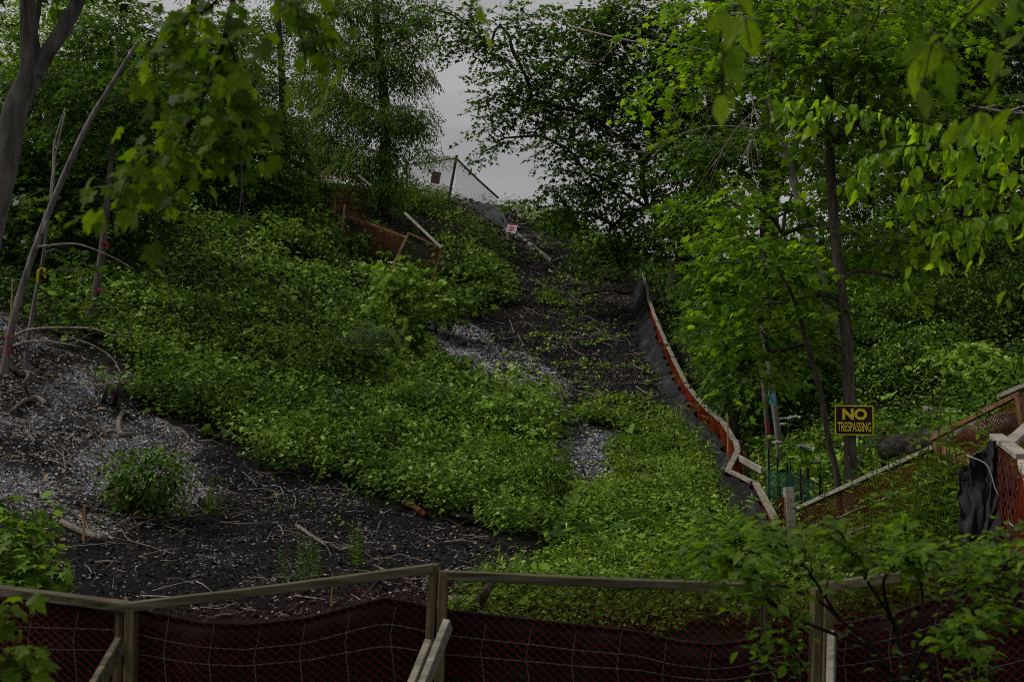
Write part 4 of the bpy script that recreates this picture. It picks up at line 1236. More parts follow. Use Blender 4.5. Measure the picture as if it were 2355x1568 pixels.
for i, (px, py, h_, w_, T0, m0, sz, lb) in enumerate([
        (548, 770, .9, 1.1, HEART4, 'cover', .12, 'leafy clump at the foot of the hanging dark vine stems'), (560, 520, 1.4, 1.6, HEART4, 'cover', .13, 'tall clump high on the vine slope under the left maples'),
        (690, 840, .9, 1.0, HEART4, 'weed', .11, 'clump of broad leaves left of the pale willow shrub'), (440, 770, 1.0, 1.3, LEAF2, 'cover', .10, 'dark clump in the shaded left part of the vines'),
        (680, 590, 1.1, 1.4, HEART4, 'weed', .13, 'bright clump left of the collapsed orange fence'), (850, 790, 1.0, 1.0, LEAF2, 'weed', .10, 'clump between the rounded shrub and the maple sapling'),
        (910, 985, .9, .9, LANCE, 'weed', .12, 'feathery clump just right of the white blossoms'), (520, 935, .8, 1.1, LEAF2, 'cover', .09, 'dark clump near the lower left edge of the vines'),
        (700, 1050, .8, 1.0, LANCE, 'weed', .11, 'feathery clump above the black soil at the lower vine edge'), (1000, 900, .9, 1.1, HEART4, 'cover', .12, 'clump on the vine slope just left of the gravel chute'),
        (1130, 1110, .9, .9, LANCE, 'weed', .11, 'feathery clump in the lower right of the vine slope'), (1250, 1180, 1.0, .8, LANCE, 'cover', .11, 'tall feathery clump at the right rim of the vine slope')]):
    shrub('slope_shrub', lb, px, py, h_, w_, T0, M[m0], sz, 240 + i, group=GS, nstem=6, tint=(.5 if m0 == 'weed' else .4, .3), cov=2.4)
shrub('bramble_shrub', 'yellow-green bramble above the logs at the right edge', 2250, 900, 1.0, 1.4, MAPLE, M['weed'], .12, 213, group=GS, tint=(.75, .2), nstem=7)
shrub('bramble_shrub', 'bramble mound behind the upper orange fence post', 2330, 930, .9, 1.2, MAPLE, M['weed'], .12, 214, group=GS, tint=(.6, .2), nstem=7)
for i, (px, py, h_, w_, lb) in enumerate([(2060, 800, 1.4, 2.0, 'shrub below and left of the thick furrowed trunk'), (2220, 700, 1.6, 2.4, 'pale leaved shrub right of the thick furrowed trunk'),
                                          (2330, 760, 1.5, 2.0, 'tall shrub against the right edge above the bramble'), (2010, 920, 1.1, 1.5, 'shrub directly above the yellow and black sign'),
                                          (2110, 880, 1.2, 1.6, 'shrub between the sign and the bramble'), (1860, 900, 1.2, 1.6, 'dark shrub between the crooked stem and the grey sapling'),
                                          (1700, 900, 1.4, 1.6, 'dark shrub just right of the silt fence'), (1660, 790, 1.6, 1.3, 'dark shrub overhanging the upper silt fence'),
                                          (2160, 790, 1.4, 1.8, 'layered shrub in the middle of the right bank')]):
    shrub('bank_shrub', lb, px, py, h_, w_, LEAF2, M['cover'], .09, 220 + i, group=GS, nstem=8, tint=(.44, .3), cov=1.9)


# ---- tall weeds: one of each kind, then copies
def copy_tree(o, loc, rz=0, sc=1.0, label=None, group=None):
    c = o.copy()
    COL.objects.link(c)
    c.location = loc
    c.rotation_euler = (0, 0, rz)
    c.scale = (sc, sc, sc)
    if label:
        c['label'] = label
    for ch in o.children:
        k = ch.copy()
        COL.objects.link(k)
        k.parent = c
    return c


def make_weed(name, label, seed, nst, hgt, nl, ll, m, spread):
    r = np.random.default_rng(seed)
    o = thing(name, label, 'weed', (0, 0, 0), 'tall leafy weeds')
    b = MB()
    P_, Y_, Z_, S_ = [], [], [], []
    for i in range(nst):
        a = Vector((r.normal(0, spread), r.normal(0, spread), -.05))
        h_ = hgt * r.uniform(.65, 1.1)
        e = a + Vector((r.normal(0, .1) * h_, r.normal(0, .1) * h_, h_))
        pts = crom([a, a.lerp(e, .5) + Vector((r.normal(0, .02), r.normal(0, .02), 0)), e], 4)
        b.tube(pts, [.005, .004, .002], 4, caps=False)
        for j in range(nl):
            t = .12 + .88 * (j + r.uniform(-.3, .3)) / nl
            p = a.lerp(e, t)
            an = j * 2.4 + r.normal(0, .3)
            P_.append(p)
            Y_.append((math.cos(an), math.sin(an), .55 - .5 * (1 - t)))
            Z_.append((r.normal(0, .2) - .3 * math.cos(an), r.normal(0, .2) - .3 * math.sin(an), 1))
            S_.append(ll * (1.1 - .55 * t) * r.uniform(.8, 1.2))
    b.build('stem', M['stem'], o)
    pos = np.array([tuple(q) for q in P_])
    x, y, z = frames(np.array(Y_), np.array(Z_))
    v, f = expand(LANCE, pos, x, y, z, np.array(S_))
    t = np.clip(.5 + .25 * r.normal(0, .6, len(pos)), 0, 1)
    c = np_mesh('leaves', v, f, m, o, None, np.repeat(t, 4))
    c['kind'] = 'stuff'
    return o


W1 = make_weed('tall_weed', '', 301, 7, .75, 30, .11, M['weed'], .08)
W2 = make_weed('bushy_weed', '', 302, 14, .6, 26, .08, M['cover'], .12)
first = {W1.name: True, W2.name: True}


def put_weed(o, px, py, sc, label, d=None):
    g = on_ground(px, py) if d is None else P(px, py, d)
    g.z = hz(g.x, g.y) - .02
    if first.pop(o.name, False):
        o.location = g
        o.scale = (sc, sc, sc)
        o['label'] = label
        return
    copy_tree(o, g, random.uniform(0, 6.28), sc, label)


for (o, px, py, sc, lb) in [(W2, 690, 1335, 1.0, 'bushy weed on the black soil just above the long rail'), (W1, 825, 1300, .8, 'slender weed on black soil right of the bushy one'),
                            (W2, 1225, 1225, 1.35, 'tall dark weed clump at the tip of the vine slope'), (W2, 1180, 1180, 1.0, 'weed clump just left of the dark tall clump'),
                            (W2, 1260, 1110, 1.1, 'upright weeds edging the small gravel fan'), (W2, 960, 1100, 1.2, 'upright weed clump in the middle of the lower vines'),
                            (W2, 1410, 1320, .8, 'low weed clump on the gully floor above the rail'), (W1, 1450, 1240, .8, 'weed in the bright gully floor'),
                            (W1, 490, 1190, .8, 'thin weed on the soil right of the maple clump'), (W1, 425, 1195, .6, 'small weed at the foot of the gravel tongue'),
                            (W1, 745, 1010, 1.1, 'flower stalk carrying white blossoms in the vines'), (W1, 1080, 1090, 1.0, 'tall weed below the creeper mound'),
                            (W2, 620, 1080, .9, 'weed clump at the lower vine edge above black soil'), (W1, 1330, 1230, .7, 'weed beside the lower end of the gravel fan'),
                            (W2, 1560, 1160, .9, 'weed clump close to the grey fabric'), (W1, 550, 980, 1.0, 'weed in the darker left part of the vines')]:
    put_weed(o, px, py, sc, lb)
for (o, px, py, sc, lb) in [(W2, 1350, 1260, .8, 'low bushy weed in the gully floor below the gravel fan'), (W1, 1510, 1290, 1.0, 'tall weed in front of the bright gully floor'), (W2, 1600, 1220, 1.0, 'weed clump at the foot of the lowest fence fabric'),
                            (W1, 1440, 1130, .9, 'weed right of the gravel fan'), (W2, 1490, 1060, .9, 'weed clump in the upper gully floor'), (W1, 1120, 1150, 1.1, 'tall weed above the weathered log'), (W2, 850, 1040, 1.2, 'bushy weed near the white blossoms'),
                            (W1, 1300, 1080, .9, 'thin weed on the left rim of the gravel fan'), (W2, 1080, 1130, 1.1, 'bushy weed at the lower vine edge')]:
    put_weed(o, px, py, sc, lb)
WEEDL = ['lance-leaved weed %s in the stand before the right orange fence' % q for q in
         ('left of the tallest pair', 'tallest of the left pair', 'tallest near the brown post', 'just right of the brown post', 'beside the slumped black fabric', 'low in front at the centre', 'second from the left end', 'lowest near the dark shrub', 'at the far left end')]
for i, (px, py, d, sc) in enumerate([(2085, 1200, 12.5, 1.25), (2130, 1190, 12.2, 1.35), (2180, 1180, 12.0, 1.45), (2215, 1160, 12.2, 1.35), (2240, 1190, 11.2, 1.3), (2120, 1230, 11.0, 1.2), (2050, 1230, 11.8, 1.1), (2170, 1240, 10.6, 1.2), (1990, 1220, 12.5, 1.0)]):
    put_weed(W1, px, py, sc * 1.6, WEEDL[i], d)


# ------------------------------------------------------------------ netting
def net(b, fn, W, Hh, cell, r, step=1, knot=1.5, sides=3, tear=None):
    """diamond netting over a sheet fn(u, v) -> Vector, u in 0..W, v in 0..H (metres)"""
    h = cell / 2
    for sgn in (1, -1):
        c = -Hh if sgn > 0 else 0
        end = W if sgn > 0 else W + Hh
        k = c
        while k < end:
            pts, rad = [], []
            n = int(Hh / (h * step)) + 1
            for i in range(n + 1):
                v = min(i * h * step, Hh)
                u = k + v if sgn > 0 else k - v
                if tear and len(pts) and (tear(u, v) or not 0 <= u <= W):
                    if len(pts) > 1:
                        b.tube(pts, rad, sides, caps=False)
                    pts, rad = [], []
                    continue
                if 0 <= u <= W:
                    pts.append(fn(u, v))
                    rad.append(r * knot if i % 2 == 0 and step == 1 else r * (.85 if step == 1 else 1))
            if len(pts) > 1:
                b.tube(pts, rad, sides, caps=False)
            k += cell
    return b


def sheet(fn, nu, nv):
    vs = [fn(i / nu, j / nv) for j in range(nv + 1) for i in range(nu + 1)]
    fs = [(j * (nu + 1) + i, j * (nu + 1) + i + 1, (j + 1) * (nu + 1) + i + 1, (j + 1) * (nu + 1) + i) for j in range(nv) for i in range(nu)]
    b = MB()
    b.add(vs, fs)
    return b


_RT = np.random.default_rng(3).random(4096).tolist()


def _vn(x, y, seed):
    ix, iy = math.floor(x), math.floor(y)
    fx, fy = x - ix, y - iy
    fx, fy = fx * fx * (3 - 2 * fx), fy * fy * (3 - 2 * fy)
    k = ix * 73 + iy * 911 + seed * 1213
    a, b_, c, d = _RT[k & 4095], _RT[(k + 73) & 4095], _RT[(k + 911) & 4095], _RT[(k + 984) & 4095]
    return (a * (1 - fx) + b_ * fx) * (1 - fy) + (c * (1 - fx) + d * fx) * fy


def n1(x, y=0.0, seed=0):
    """smooth noise in -0.5 .. 0.5"""
    return (_vn(x, y, seed) + .5 * _vn(x * 2.03 + 3.1, y * 2.03 + 1.7, seed + 1) + .25 * _vn(x * 4.1 + 7, y * 4.1 + 5, seed + 2)) / 1.75 - .5


# ------------------------------------------------------------------ the near fence along the path
FD = 6.0
F0 = P(1008, 1400, FD)
F0 = Vector((F0.x, FD, 0))
nf = thing('path_fence', 'weathered lumber fence with orange netting and black silt fabric along the path', 'fence', F0)


def fpart(b, name, m, smooth=False):
    return b.build(name, m, nf, F0, smooth)


for (a, c_, w_, t_, up) in [((-150, 1338, 6.15), (292, 1394, 6.0), .089, .038, 'flat'), ((286, 1396, 6.0), (996, 1306, 6.02), .038, .089, 'edge'), ((1030, 1322, 5.99), (1795, 1352, 5.95), .038, .089, 'edge'), ((1895, 1348, 5.95), (2520, 1262, 5.7), .038, .089, 'edge')]:
    b = MB()
    A, B = P(*a), P(*c_)
    mid = (A + B) / 2 + Vector((0, 0, -.004))
    if up == 'flat':
        b.board(A, B, .038, .089)
    else:
        b.board(A, mid, .038, .089)
        b.board(mid, B, .038, .089)
    fpart(b, 'rail', M['wood_old'])
for (xt, yt, xb, d, hw) in [(281, 1398, 276, 6.04, 0), (303, 1400, 300, 6.0, .02), (998, 1296, 984, 6.03, 0), (1021, 1312, 1010, 5.99, 0), (1878, 1352, 1872, 5.96, 0), (1903, 1352, 1898, 5.93, 0)]:
    T0 = P(xt, yt, d)
    B0 = P(xb, 1568, d)
    dr = (B0 - T0).normalized()
    B1 = T0 + dr * (T0.z + .15) / abs(dr.z)
    b = MB()
    b.board(B1, T0, .089, .0375, up=Vector((0, 1, 0)))
    fpart(b, 'post_board', M['wood_old_z'])
for (a, c_, wm) in [((278, 1478, 5.95), (196, 1620, 5.75), 'wood_old'), ((1030, 1434, 5.93), (948, 1640, 5.7), 'wood_grey'), ((988, 1480, 5.9), (915, 1660, 5.7), 'wood_grey'), ((1912, 1462, 5.88), (1908, 1640, 5.6), 'wood_grey')]:
    A, B = P(*a), P(*c_)
    dr = (B - A).normalized()
    B = A + dr * (A.z + .05) / abs(dr.z)
    b = MB()
    b.board(A, B, .075, .03, up=Vector((0.3, 1, 0)))
    fpart(b, 'brace', M[wm])
for (xn, yn, dn) in [(278, 1402, 5.97), (300, 1404, 5.96), (1000, 1310, 5.96), (1018, 1326, 5.94), (1040, 1330, 5.94), (1880, 1358, 5.9), (1905, 1358, 5.88)]:
    q = P(xn, yn, dn)
    b = MB()
    b.tube([q, q + Vector((0, -.004, 0))], [.0045, .0045], 6)
    fpart(b, 'nail', M['steel'])
XL, XR = P(-170, 1400, FD).x, P(2540, 1400, FD).x
CT = [(-170, 1375), (20, 1384), (200, 1392), (290, 1398), (330, 1410), (450, 1434), (560, 1440), (700, 1425), (820, 1392), (880, 1378), (940, 1388), (1000, 1404), (1060, 1410), (1200, 1425), (1320, 1440), (1400, 1448), (1470, 1456), (1560, 1478), (1640, 1486), (1700, 1480), (1760, 1462), (1850, 1446), (1960, 1436), (2080, 1410), (2200, 1370), (2300, 1322), (2400, 1290), (2540, 1270)]
ctx = np.array([P(q[0], q[1], FD).x for q in CT])
ctz = np.array([P(q[0], q[1], FD).z for q in CT])


def cloth_pt(u, v):
    x = XL + (XR - XL) * u
    zt = float(np.interp(x, ctx, ctz))
    z = -.05 + (zt + .05) * v
    yy = FD + .075 + .05 * n1(x * 2.2, z * .7, 71) + .03 * n1(x * 7, z * 2.2, 72) + (0.02 * (v > .97))
    return Vector((x, yy, z))


fpart(sheet(cloth_pt, 220, 26), 'silt_cloth', M['silt'], True)
# rolled hem along the top of the cloth
b = MB()
b.tube([cloth_pt(i / 160, 1) + Vector((0, -.008, -.004)) for i in range(161)], [.009] * 6, 5)
fpart(b, 'cloth_hem', M['silt'], True)
RT = [(-170, 1350), (292, 1400), (1000, 1312), (1790, 1358), (1900, 1356), (2540, 1270)]
rtx = np.array([P(q[0], q[1], FD).x for q in RT])
rtz = np.array([P(q[0], q[1], FD).z for q in RT])
PX_ = [P(292, 1400, FD).x, P(1008, 1400, FD).x, P(1890, 1400, FD).x]


def net_pt(u, v):
    x = XL + u
    zt = float(np.interp(x, rtx, rtz)) - .01
    q = v / 1.35
    x2 = x
    for p_ in PX_[:1]:
        e = math.exp(-((x - p_ - .12) / .16) ** 2)
        x2 += .07 * e * math.sin(q * 9)
    x2 += .025 * n1(x * 1.3, q * 3, 81)
    z = zt - v * (zt + .02) / 1.35 + .02 * n1(x * 1.7, q * 2, 82)
    y = FD + .038 + .016 * n1(x * 2.5, q * 3, 83)
    return Vector((x2, y, z))


b = MB()
net(b, net_pt, XR - XL, 1.35, .043, .0015, knot=1.7)
fpart(b, 'netting', M['net_near'])
b = MB()
for zz in (.91, .78, .62, .45):
    pts = []
    for i in range(90):
        x = XL + (XR - XL) * i / 89
        zt = float(np.interp(x, ctx, ctz))
        pts.append(Vector((x, FD + .052, min(zt - .1, zz + (zt - .95) * .75) + .012 * n1(x * 3, zz, 84))))
    b.tube(pts, [.0016] * 2, 3, caps=False)
k = XL + .05
while k < XR:
    zt = float(np.interp(k, ctx, ctz))
    b.tube([Vector((k + .03 * n1(k, 0, 85), FD + .052, zt - .02 + .06 * n1(k * 5, 1, 86))), Vector((k - .02, FD + .054, zt - .15)), Vector((k + .01, FD + .052, zt - .4)), Vector((k, FD + .05, .1))], [.0016] * 2, 3, caps=False)
    k += .19
fpart(b, 'wire_mesh', M['wire'])

tp = thing('steel_post', 'dark steel post standing behind the near fence under the shrub', 'post', Vector((P(1758, 1400, 7.4).x, 7.4, 0)))
b = MB()
xq, yq = tp.location.x, 7.4
zt = P(1756, 1362, 7.4).z
b.board((xq, yq, -.2), (xq, yq, zt), .035, .006, up=Vector((0, 1, 0)), cut=.001)
b.board((xq, yq + .02, -.2), (xq, yq + .02, zt), .006, .035, up=Vector((0, 1, 0)), cut=.001)
b.build('shaft', M['steel'], tp, tp.location)
b = MB()
for i in range(9):
    b.box((xq, yq - .02, .2 + i * .12), .006, .006, .012)
b.build('studs', M['steel'], tp, tp.location)

# ------------------------------------------------------------------ the silt fence that climbs the slope
rp = [P(*q) for q in RAIL]
hf = thing('silt_fence', 'silt fence with grey fabric and orange netting climbing the slope', 'fence', Vector((rp[-1].x, rp[-1].y, hz(rp[-1].x, rp[-1].y))))
HO = hf.location.copy()
for i in range(len(rp) - 1):
    A, B = rp[i], rp[i + 1]
    k_ = max(1, round((B - A).length / 2.2))
    for q in range(k_):
        a_, b_ = A.lerp(B, q / k_), A.lerp(B, (q + 1) / k_)
        e = (b_ - a_).normalized() * .012
        sk = Vector((random.uniform(-.03, .03), 0, random.uniform(-.015, .015)))
        b = MB()
        b.board(a_ + e + sk, b_ - e - sk * .7, .038, .086, cut=.004)
        b.build('rail', M['wood_hill'], hf, HO)
for i in range(len(rp)):
    g = hz(rp[i].x + .05, rp[i].y)
    b = MB()
    b.board((rp[i].x + .09, rp[i].y, g - .2), (rp[i].x + .09, rp[i].y, rp[i].z - .005), .089, .04, up=Vector((0, 1, 0)))
    b.build('post', M['wood_brown'], hf, HO)
cum = [0]
for i in range(len(rp) - 1):
    cum.append(cum[-1] + (rp[i + 1] - rp[i]).length)
cumy = np.array(cum) / cum[-1]
rpx, rpy, rpz = [np.array([q[i] for q in rp]) for i in range(3)]
DROP = np.array([.14, .26, .36, .36, .30, .32, .40, .40, .34, .10, .05, .05, .05])


def hfab(u, v):
    x, y, zr = float(np.interp(u, cumy, rpx)), float(np.interp(u, cumy, rpy)), float(np.interp(u, cumy, rpz))
    g = hz(x - .25, y)
    s = u * cum[-1]
    drop = float(np.interp(u, cumy, DROP)) + .3 * n1(s * 1.0, 0, 91) + .03 * n1(s * 4, 0, 95)
    zt = zr - max(.04, drop)
    z = g - .05 + (zt - g + .05) * v
    off = -.05 - (.34 if u < .78 else .22) * (1 - v) ** 1.1 + .035 * math.sin(s * 9 + 5 * v + 4 * n1(s * 1.3, v, 90)) + .24 * n1(s * 2.4, v * 1.2, 92) * (1 - .7 * v) + .22 * abs(n1(s * 3.8 + v * 2.2, v * 1.6 - s * .4, 93))
    return Vector((x + off, y + .15 * n1(s * 2, v * 3, 94), z))


sheet(hfab, 420, 16).build('silt_fabric', M['silt_grey'], hf, HO, True)


def hnet(u, v):
    q = u / cum[-1]
    x, y, zr = float(np.interp(q, cumy, rpx)), float(np.interp(q, cumy, rpy)), float(np.interp(q, cumy, rpz))
    return Vector((x + .012 + .05 * n1(u * 2, v * 2, 96), y, zr - .03 - v))


b = MB()
net(b, hnet, cum[-1], .9, .075, .006, step=4)
net(b, lambda u, v: hnet(u, v) + Vector((.035, .02, .012)), cum[-1], .85, .066, .006, step=4)
b.build('netting', M['net'], hf, HO)
# loose diagonal brace and hanging ties
b = MB()
b.board(P(1694, 1050, 21.3), P(1752, 1082, 19.6), .089, .038)
b.build('brace', M['wood_grey'], hf, HO)
b = MB()
for i in range(26):
    u = .3 + .7 * i / 25
    a = hfab(u, 1)
    b.tube([a + Vector((-.02, 0, .03)), a + Vector((-.05, .02, -.03)), a + Vector((-.03 + random.uniform(-.05, .05), .02, -.12))], [.006, .006, .002], 3, caps=False)
b.build('ties', M['silt_grey'], hf, HO)

# ------------------------------------------------------------------ the right-hand fence with orange netting
r2 = [P(*q) for q in RAIL2]
nf2 = thing('netting_fence', 'low lumber fence with faded orange netting climbing to the right', 'fence', Vector((r2[1].x, r2[1].y, hz(r2[1].x, r2[1].y))))
O2 = nf2.location.copy()
for i, (A, B) in enumerate([(P(1836, 1168, 15.4), P(2148, 1028, 14.02)), (P(2140, 1010, 14.0), P(2345, 905, 12.95)), (P(2300, 912, 13.2), P(2560, 800, 12.0))]):
    b = MB()
    b.board(A, B, .04, .089 if i != 1 else .05)
    b.build('rail', M['wood_grey'] if i != 1 else M['wood_brown'], nf2, O2)
for (xt, yt, xb, yb, d) in [(2156, 1008, 2185, 1130, 13.95), (2346, 905, 2362, 1010, 12.9), (2560, 800, 2560, 1000, 12.0)]:
    T0, B0 = P(xt, yt + 6, d), P(xb, yb, d)
    dr = (B0 - T0).normalized()
    g = hz(B0.x, B0.y) - .2
    B1 = T0 + dr * (T0.z - g) / abs(dr.z)
    b = MB()
    b.board(B1, T0, .089, .089, up=Vector((0, 1, 0)), cut=.006)
    b.build('post', M['wood_brown'], nf2, O2)
b = MB()
b.board(P(2170, 1035, 13.9), P(2245, 1070, 13.2), .14, .038)
b.build('brace', M['wood_brown'], nf2, O2)
c2 = [0, (r2[1] - r2[0]).length, (r2[1] - r2[0]).length + (r2[2] - r2[1]).length]
c2.append(c2[-1] + (r2[3] - r2[2]).length)


def net2(u, v):
    f = lambda k: float(np.interp(u, c2, [q[k] for q in r2]))
    z = f(2) - .0 - v
    return Vector((f(0) + .03 * n1(u * 2, v * 2, 97), f(1) - .03 + .05 * n1(u * 1.5, v * 2, 98), z))


b = MB()
net(b, net2, c2[-1], .95, .05, .0046, knot=1.3)
b.build('netting', M['net_old'], nf2, O2)
for dv in (.28, .5, .7):
    b = MB()
    b.tube([net2(c2[-1] * i / 40, dv + .05 * n1(i * .4, dv, 99)) + Vector((0, -.02, 0)) for i in range(41)], [.003, .003], 3, caps=False)
    b.build('wire', M['wire'], nf2, O2)

# short leaning post where the two fences meet
A = P(1812, 1120, 15.8)
st = thing('corner_post', 'short grey post with a scrap of orange netting where two fences meet', 'post', Vector((A.x, A.y, hz(A.x, A.y))))
b = MB()
b.board((A.x + .05, A.y, hz(A.x, A.y) - .2), A, .14, .10, up=Vector((0, 1, 0)), cut=.006)
b.build('shaft', M['wood_grey'], st, st.location)


def scrap(u, v):
    return Vector((A.x - .13 + .12 * u + .04 * n1(v * 4, u * 3, 61), A.y - .05 + .03 * n1(u * 5, v * 5, 62), A.z - .1 - v * .5))


b = MB()
net(b, lambda u, v: scrap(u / .25, v / .5), .25, .5, .035, .004)
b.build('netting', M['net'], st, st.location)

# ------------------------------------------------------------------ the sagging fence corner at the right edge
c3 = [P(2290, 1003, 10.0), P(2352, 1050, 9.3), P(2392, 1180, 8.4), P(2440, 1330, 7.3)]
sf = thing('sagging_fence', 'fence corner at the right edge with black fabric slumped off red netting', 'fence', Vector((c3[0].x, c3[0].y, hz(c3[0].x, c3[0].y))))
O3 = sf.location.copy()
for (A, B) in [(c3[0], c3[1]), (P(2356, 1062, 9.25), c3[2]), (c3[2], c3[3]), (P(2318, 1022, 9.9), P(2420, 930, 11.5))]:
    b = MB()
    b.board(A, B, .038, .095, cut=.004)
    b.build('rail', M['wood_grey'], sf, O3)
for q in (c3[0] + Vector((.05, .05, -.02)), c3[2], c3[3]):
    b = MB()
    b.board((q.x + .03, q.y, hz(q.x, q.y) - .2), (q.x, q.y, q.z - .02), .089, .089, up=Vector((0, 1, 0)), cut=.006)
    b.build('post', M['wood_brown'], sf, O3)
c3c = [0]
for i in range(3):
    c3c.append(c3c[-1] + (c3[i + 1] - c3[i]).length)


def on3(u):
    return Vector([float(np.interp(u, c3c, [q[k] for q in c3])) for k in range(3)])


def net3(u, v):
    q = on3(u)
    return q + Vector((-.03 + .05 * n1(u * 3, v * 2, 51) - .05 * math.sin(min(1, v) * 3), -.05 + .04 * n1(u * 4, v * 3, 52), -.03 - v))


b = MB()
net(b, net3, c3c[-1], 1.0, .10, .0030, knot=1.4)
net(b, lambda u, v: net3(u + .75, v) + Vector((-.02 + .06 * n1(u * 9, v, 58), -.04, 0)), .5, .9, .03, .004, knot=1.2)
b.build('netting', M['net'], sf, O3)


def cl3(u, v):
    s = u * (c3c[-1] + .55) - .55
    q = on3(max(0, s)) + (Vector((-.24, .12, 0)) * (-s / .55) if s < 0 else Vector((0, 0, 0)))
    drop = (.05 + .5 * max(0, -s) ** 1.5) + .48 * min(1, max(0, s + .05) / .45) + .2 * n1(s * 4, 0, 53)
    g = hz(q.x, q.y)
    zt = q.z - drop
    z = g + (zt - g) * v
    return Vector((q.x - .08 - .14 * (1 - v) + .3 * n1(s * 4.4 + v, v * 1.2, 54) + .3 * abs(n1(s * 13 + v * 2.5, v * 1.3, 55)), q.y - .12 + .3 * n1(s * 4, v * 2.2 + s, 56) - .42 * abs(n1(s * 13 + v * 3.4, v * 1.6, 57)), z))


sheet(cl3, 220, 60).build('silt_fabric', M['silt_mid'], sf, O3, True)
for (u0, u1) in ((.02, .12), (.3, .38), (.5, .56)):
    b = MB()
    A, B = cl3(u0, 1) + Vector((0, -.03, .08)), cl3(u1, .75) + Vector((0, -.05, 0))
    b.tube(crom([A, A.lerp(B, .4) + Vector((.04, -.02, .05)), A.lerp(B, .7) + Vector((.02, -.03, -.03)), B], 6), [.004, .004], 4)
    b.build('wire', M['wire'], sf, O3)

# ------------------------------------------------------------------ collapsed orange fence, upper left
def gd_at(px, py):
    """distance of the ground seen at px, py"""
    return on_ground(px, py, 25, 70).y - .12


D1, D2, D3 = gd_at(782, 560), gd_at(896, 634), gd_at(985, 668)
cf = thing('collapsed_fence', 'collapsed brown-orange netting fence with tilted posts below the ash tree', 'fence', on_ground(900, 634, 25, 70))
O4 = cf.location.copy()
for (a, c_, w_, mm) in [((793, 472, D1 - .1), (783, 545, D1 - .15), .1, 'wood_tan'), ((940, 536, D2 - .2), (893, 620, D2 - .2), .1, 'wood_tan'), ((1016, 572, D3), (988, 650, D3), .1, 'wood_brown'), ((770, 455, D1 + 1), (768, 500, D1 + 1), .08, 'wood_brown')]:
    b = MB()
    b.board(P(*c_) - Vector((0, 0, .15)), P(*a), w_, .06, up=Vector((0, 1, 0)))
    b.build('post', M[mm], cf, O4)
for (a, c_, mm) in [((801, 497, D1), (934, 546, D2), 'wood_brown'), ((942, 537, D2), (1014, 571, D3), 'wood_brown'), ((931, 490, D2 + .3), (1015, 570, D3 - .2), 'wood_pale'), ((762, 522, D1), (792, 506, D1), 'wood_tan'), ((824, 404, D1 + .5), (854, 428, D1 + .3), 'wood_pale'), ((893, 612, D2 - .3), (925, 620, D2 - .3), 'wood_pale')]:
    b = MB()
    b.board(P(*a), P(*c_), .06, .07, cut=.004)
    b.build('rail' if mm != 'wood_pale' else 'loose_board', M[mm], cf, O4)
tl, tm, tr_ = P(798, 484, D1), P(936, 545, D2), P(1022, 574, D3)
bl_, bm_, br_ = P(780, 562, D1), P(896, 636, D2), P(985, 672, D3)


def net4(u, v):
    a = tl.lerp(tm, u / .6) if u < .6 else tm.lerp(tr_, (u - .6) / .4)
    c_ = bl_.lerp(bm_, u / .6) if u < .6 else bm_.lerp(br_, (u - .6) / .4)
    q = a.lerp(c_, v)
    return q + Vector((0, -.04 + .25 * n1(u * 6, v * 3, 41), .05 * n1(u * 8, v, 42)))


b = MB()
net(b, lambda u, v: net4(u / 3.5, v / 1.1), 3.5, 1.1, .07, .0042, step=2, tear=lambda u, v: n1(u * 2.2, v * 2.6, 44) > .12 or v > .85 + .5 * n1(u * 3, 0, 45))
b.build('netting', M['net_dark'], cf, O4)
D4, D5 = gd_at(722, 478), gd_at(850, 495)
u0, u1, u2, u3 = P(735, 385, D4 + .2), P(862, 425, D5 + .2), P(725, 478, D4), P(850, 498, D5)


def net5(u, v):
    return (u0.lerp(u1, u)).lerp(u2.lerp(u3, u), v) + Vector((0, .3 * n1(u * 5, v * 4, 43), 0))


b = MB()
net(b, lambda u, v: net5(u / 1.9, v / 1.1), 1.9, 1.1, .07, .0042, step=2, tear=lambda u, v: n1(u * 2.6, v * 2.6, 46) > .1)
b.build('netting', M['net_dark'], cf, O4)

# ------------------------------------------------------------------ chain-link fence on the crest
kf = thing('chain_link_fence', 'broken chain-link fence leaning over the crest against the sky', 'fence', on_ground(1030, 470))
O5 = kf.location.copy()
for (a, c_, r_) in [((1050, 358, 54), (1028, 478, 54), .055), ((934, 372, 55), (936, 450, 55), .035)]:
    b = MB()
    b.tube([P(*c_) - Vector((0, 0, .4)), P(*c_), P(*a)], [r_] * 3, 10)
    b.build('post', M['steel'], kf, O5)
for (a, c_, r_, nm) in [((1050, 366, 54), (1146, 456, 54), .04, 'rail'), ((958, 458, 54.6), (1032, 465, 54), .035, 'rail'), ((934, 378, 55), (1050, 364, 54), .028, 'rail')]:
    b = MB()
    A, B = P(*a), P(*c_)
    b.tube([A, A.lerp(B, .5) + Vector((0, 0, -.03)), B], [r_] * 3, 8)
    b.build(nm, M['steel'], kf, O5)


def quadnet(b, a, c_, d, e, cell, r, W, Hh, amp=.1, seed=1):
    fn = lambda u, v: a.lerp(c_, u / W).lerp(d.lerp(e, u / W), v / Hh) + Vector((.02 * n1(u, v, seed + 1), amp * n1(u * 1.3, v * 1.3, seed), 0))
    return net(b, fn, W, Hh, cell, r, knot=1.0)


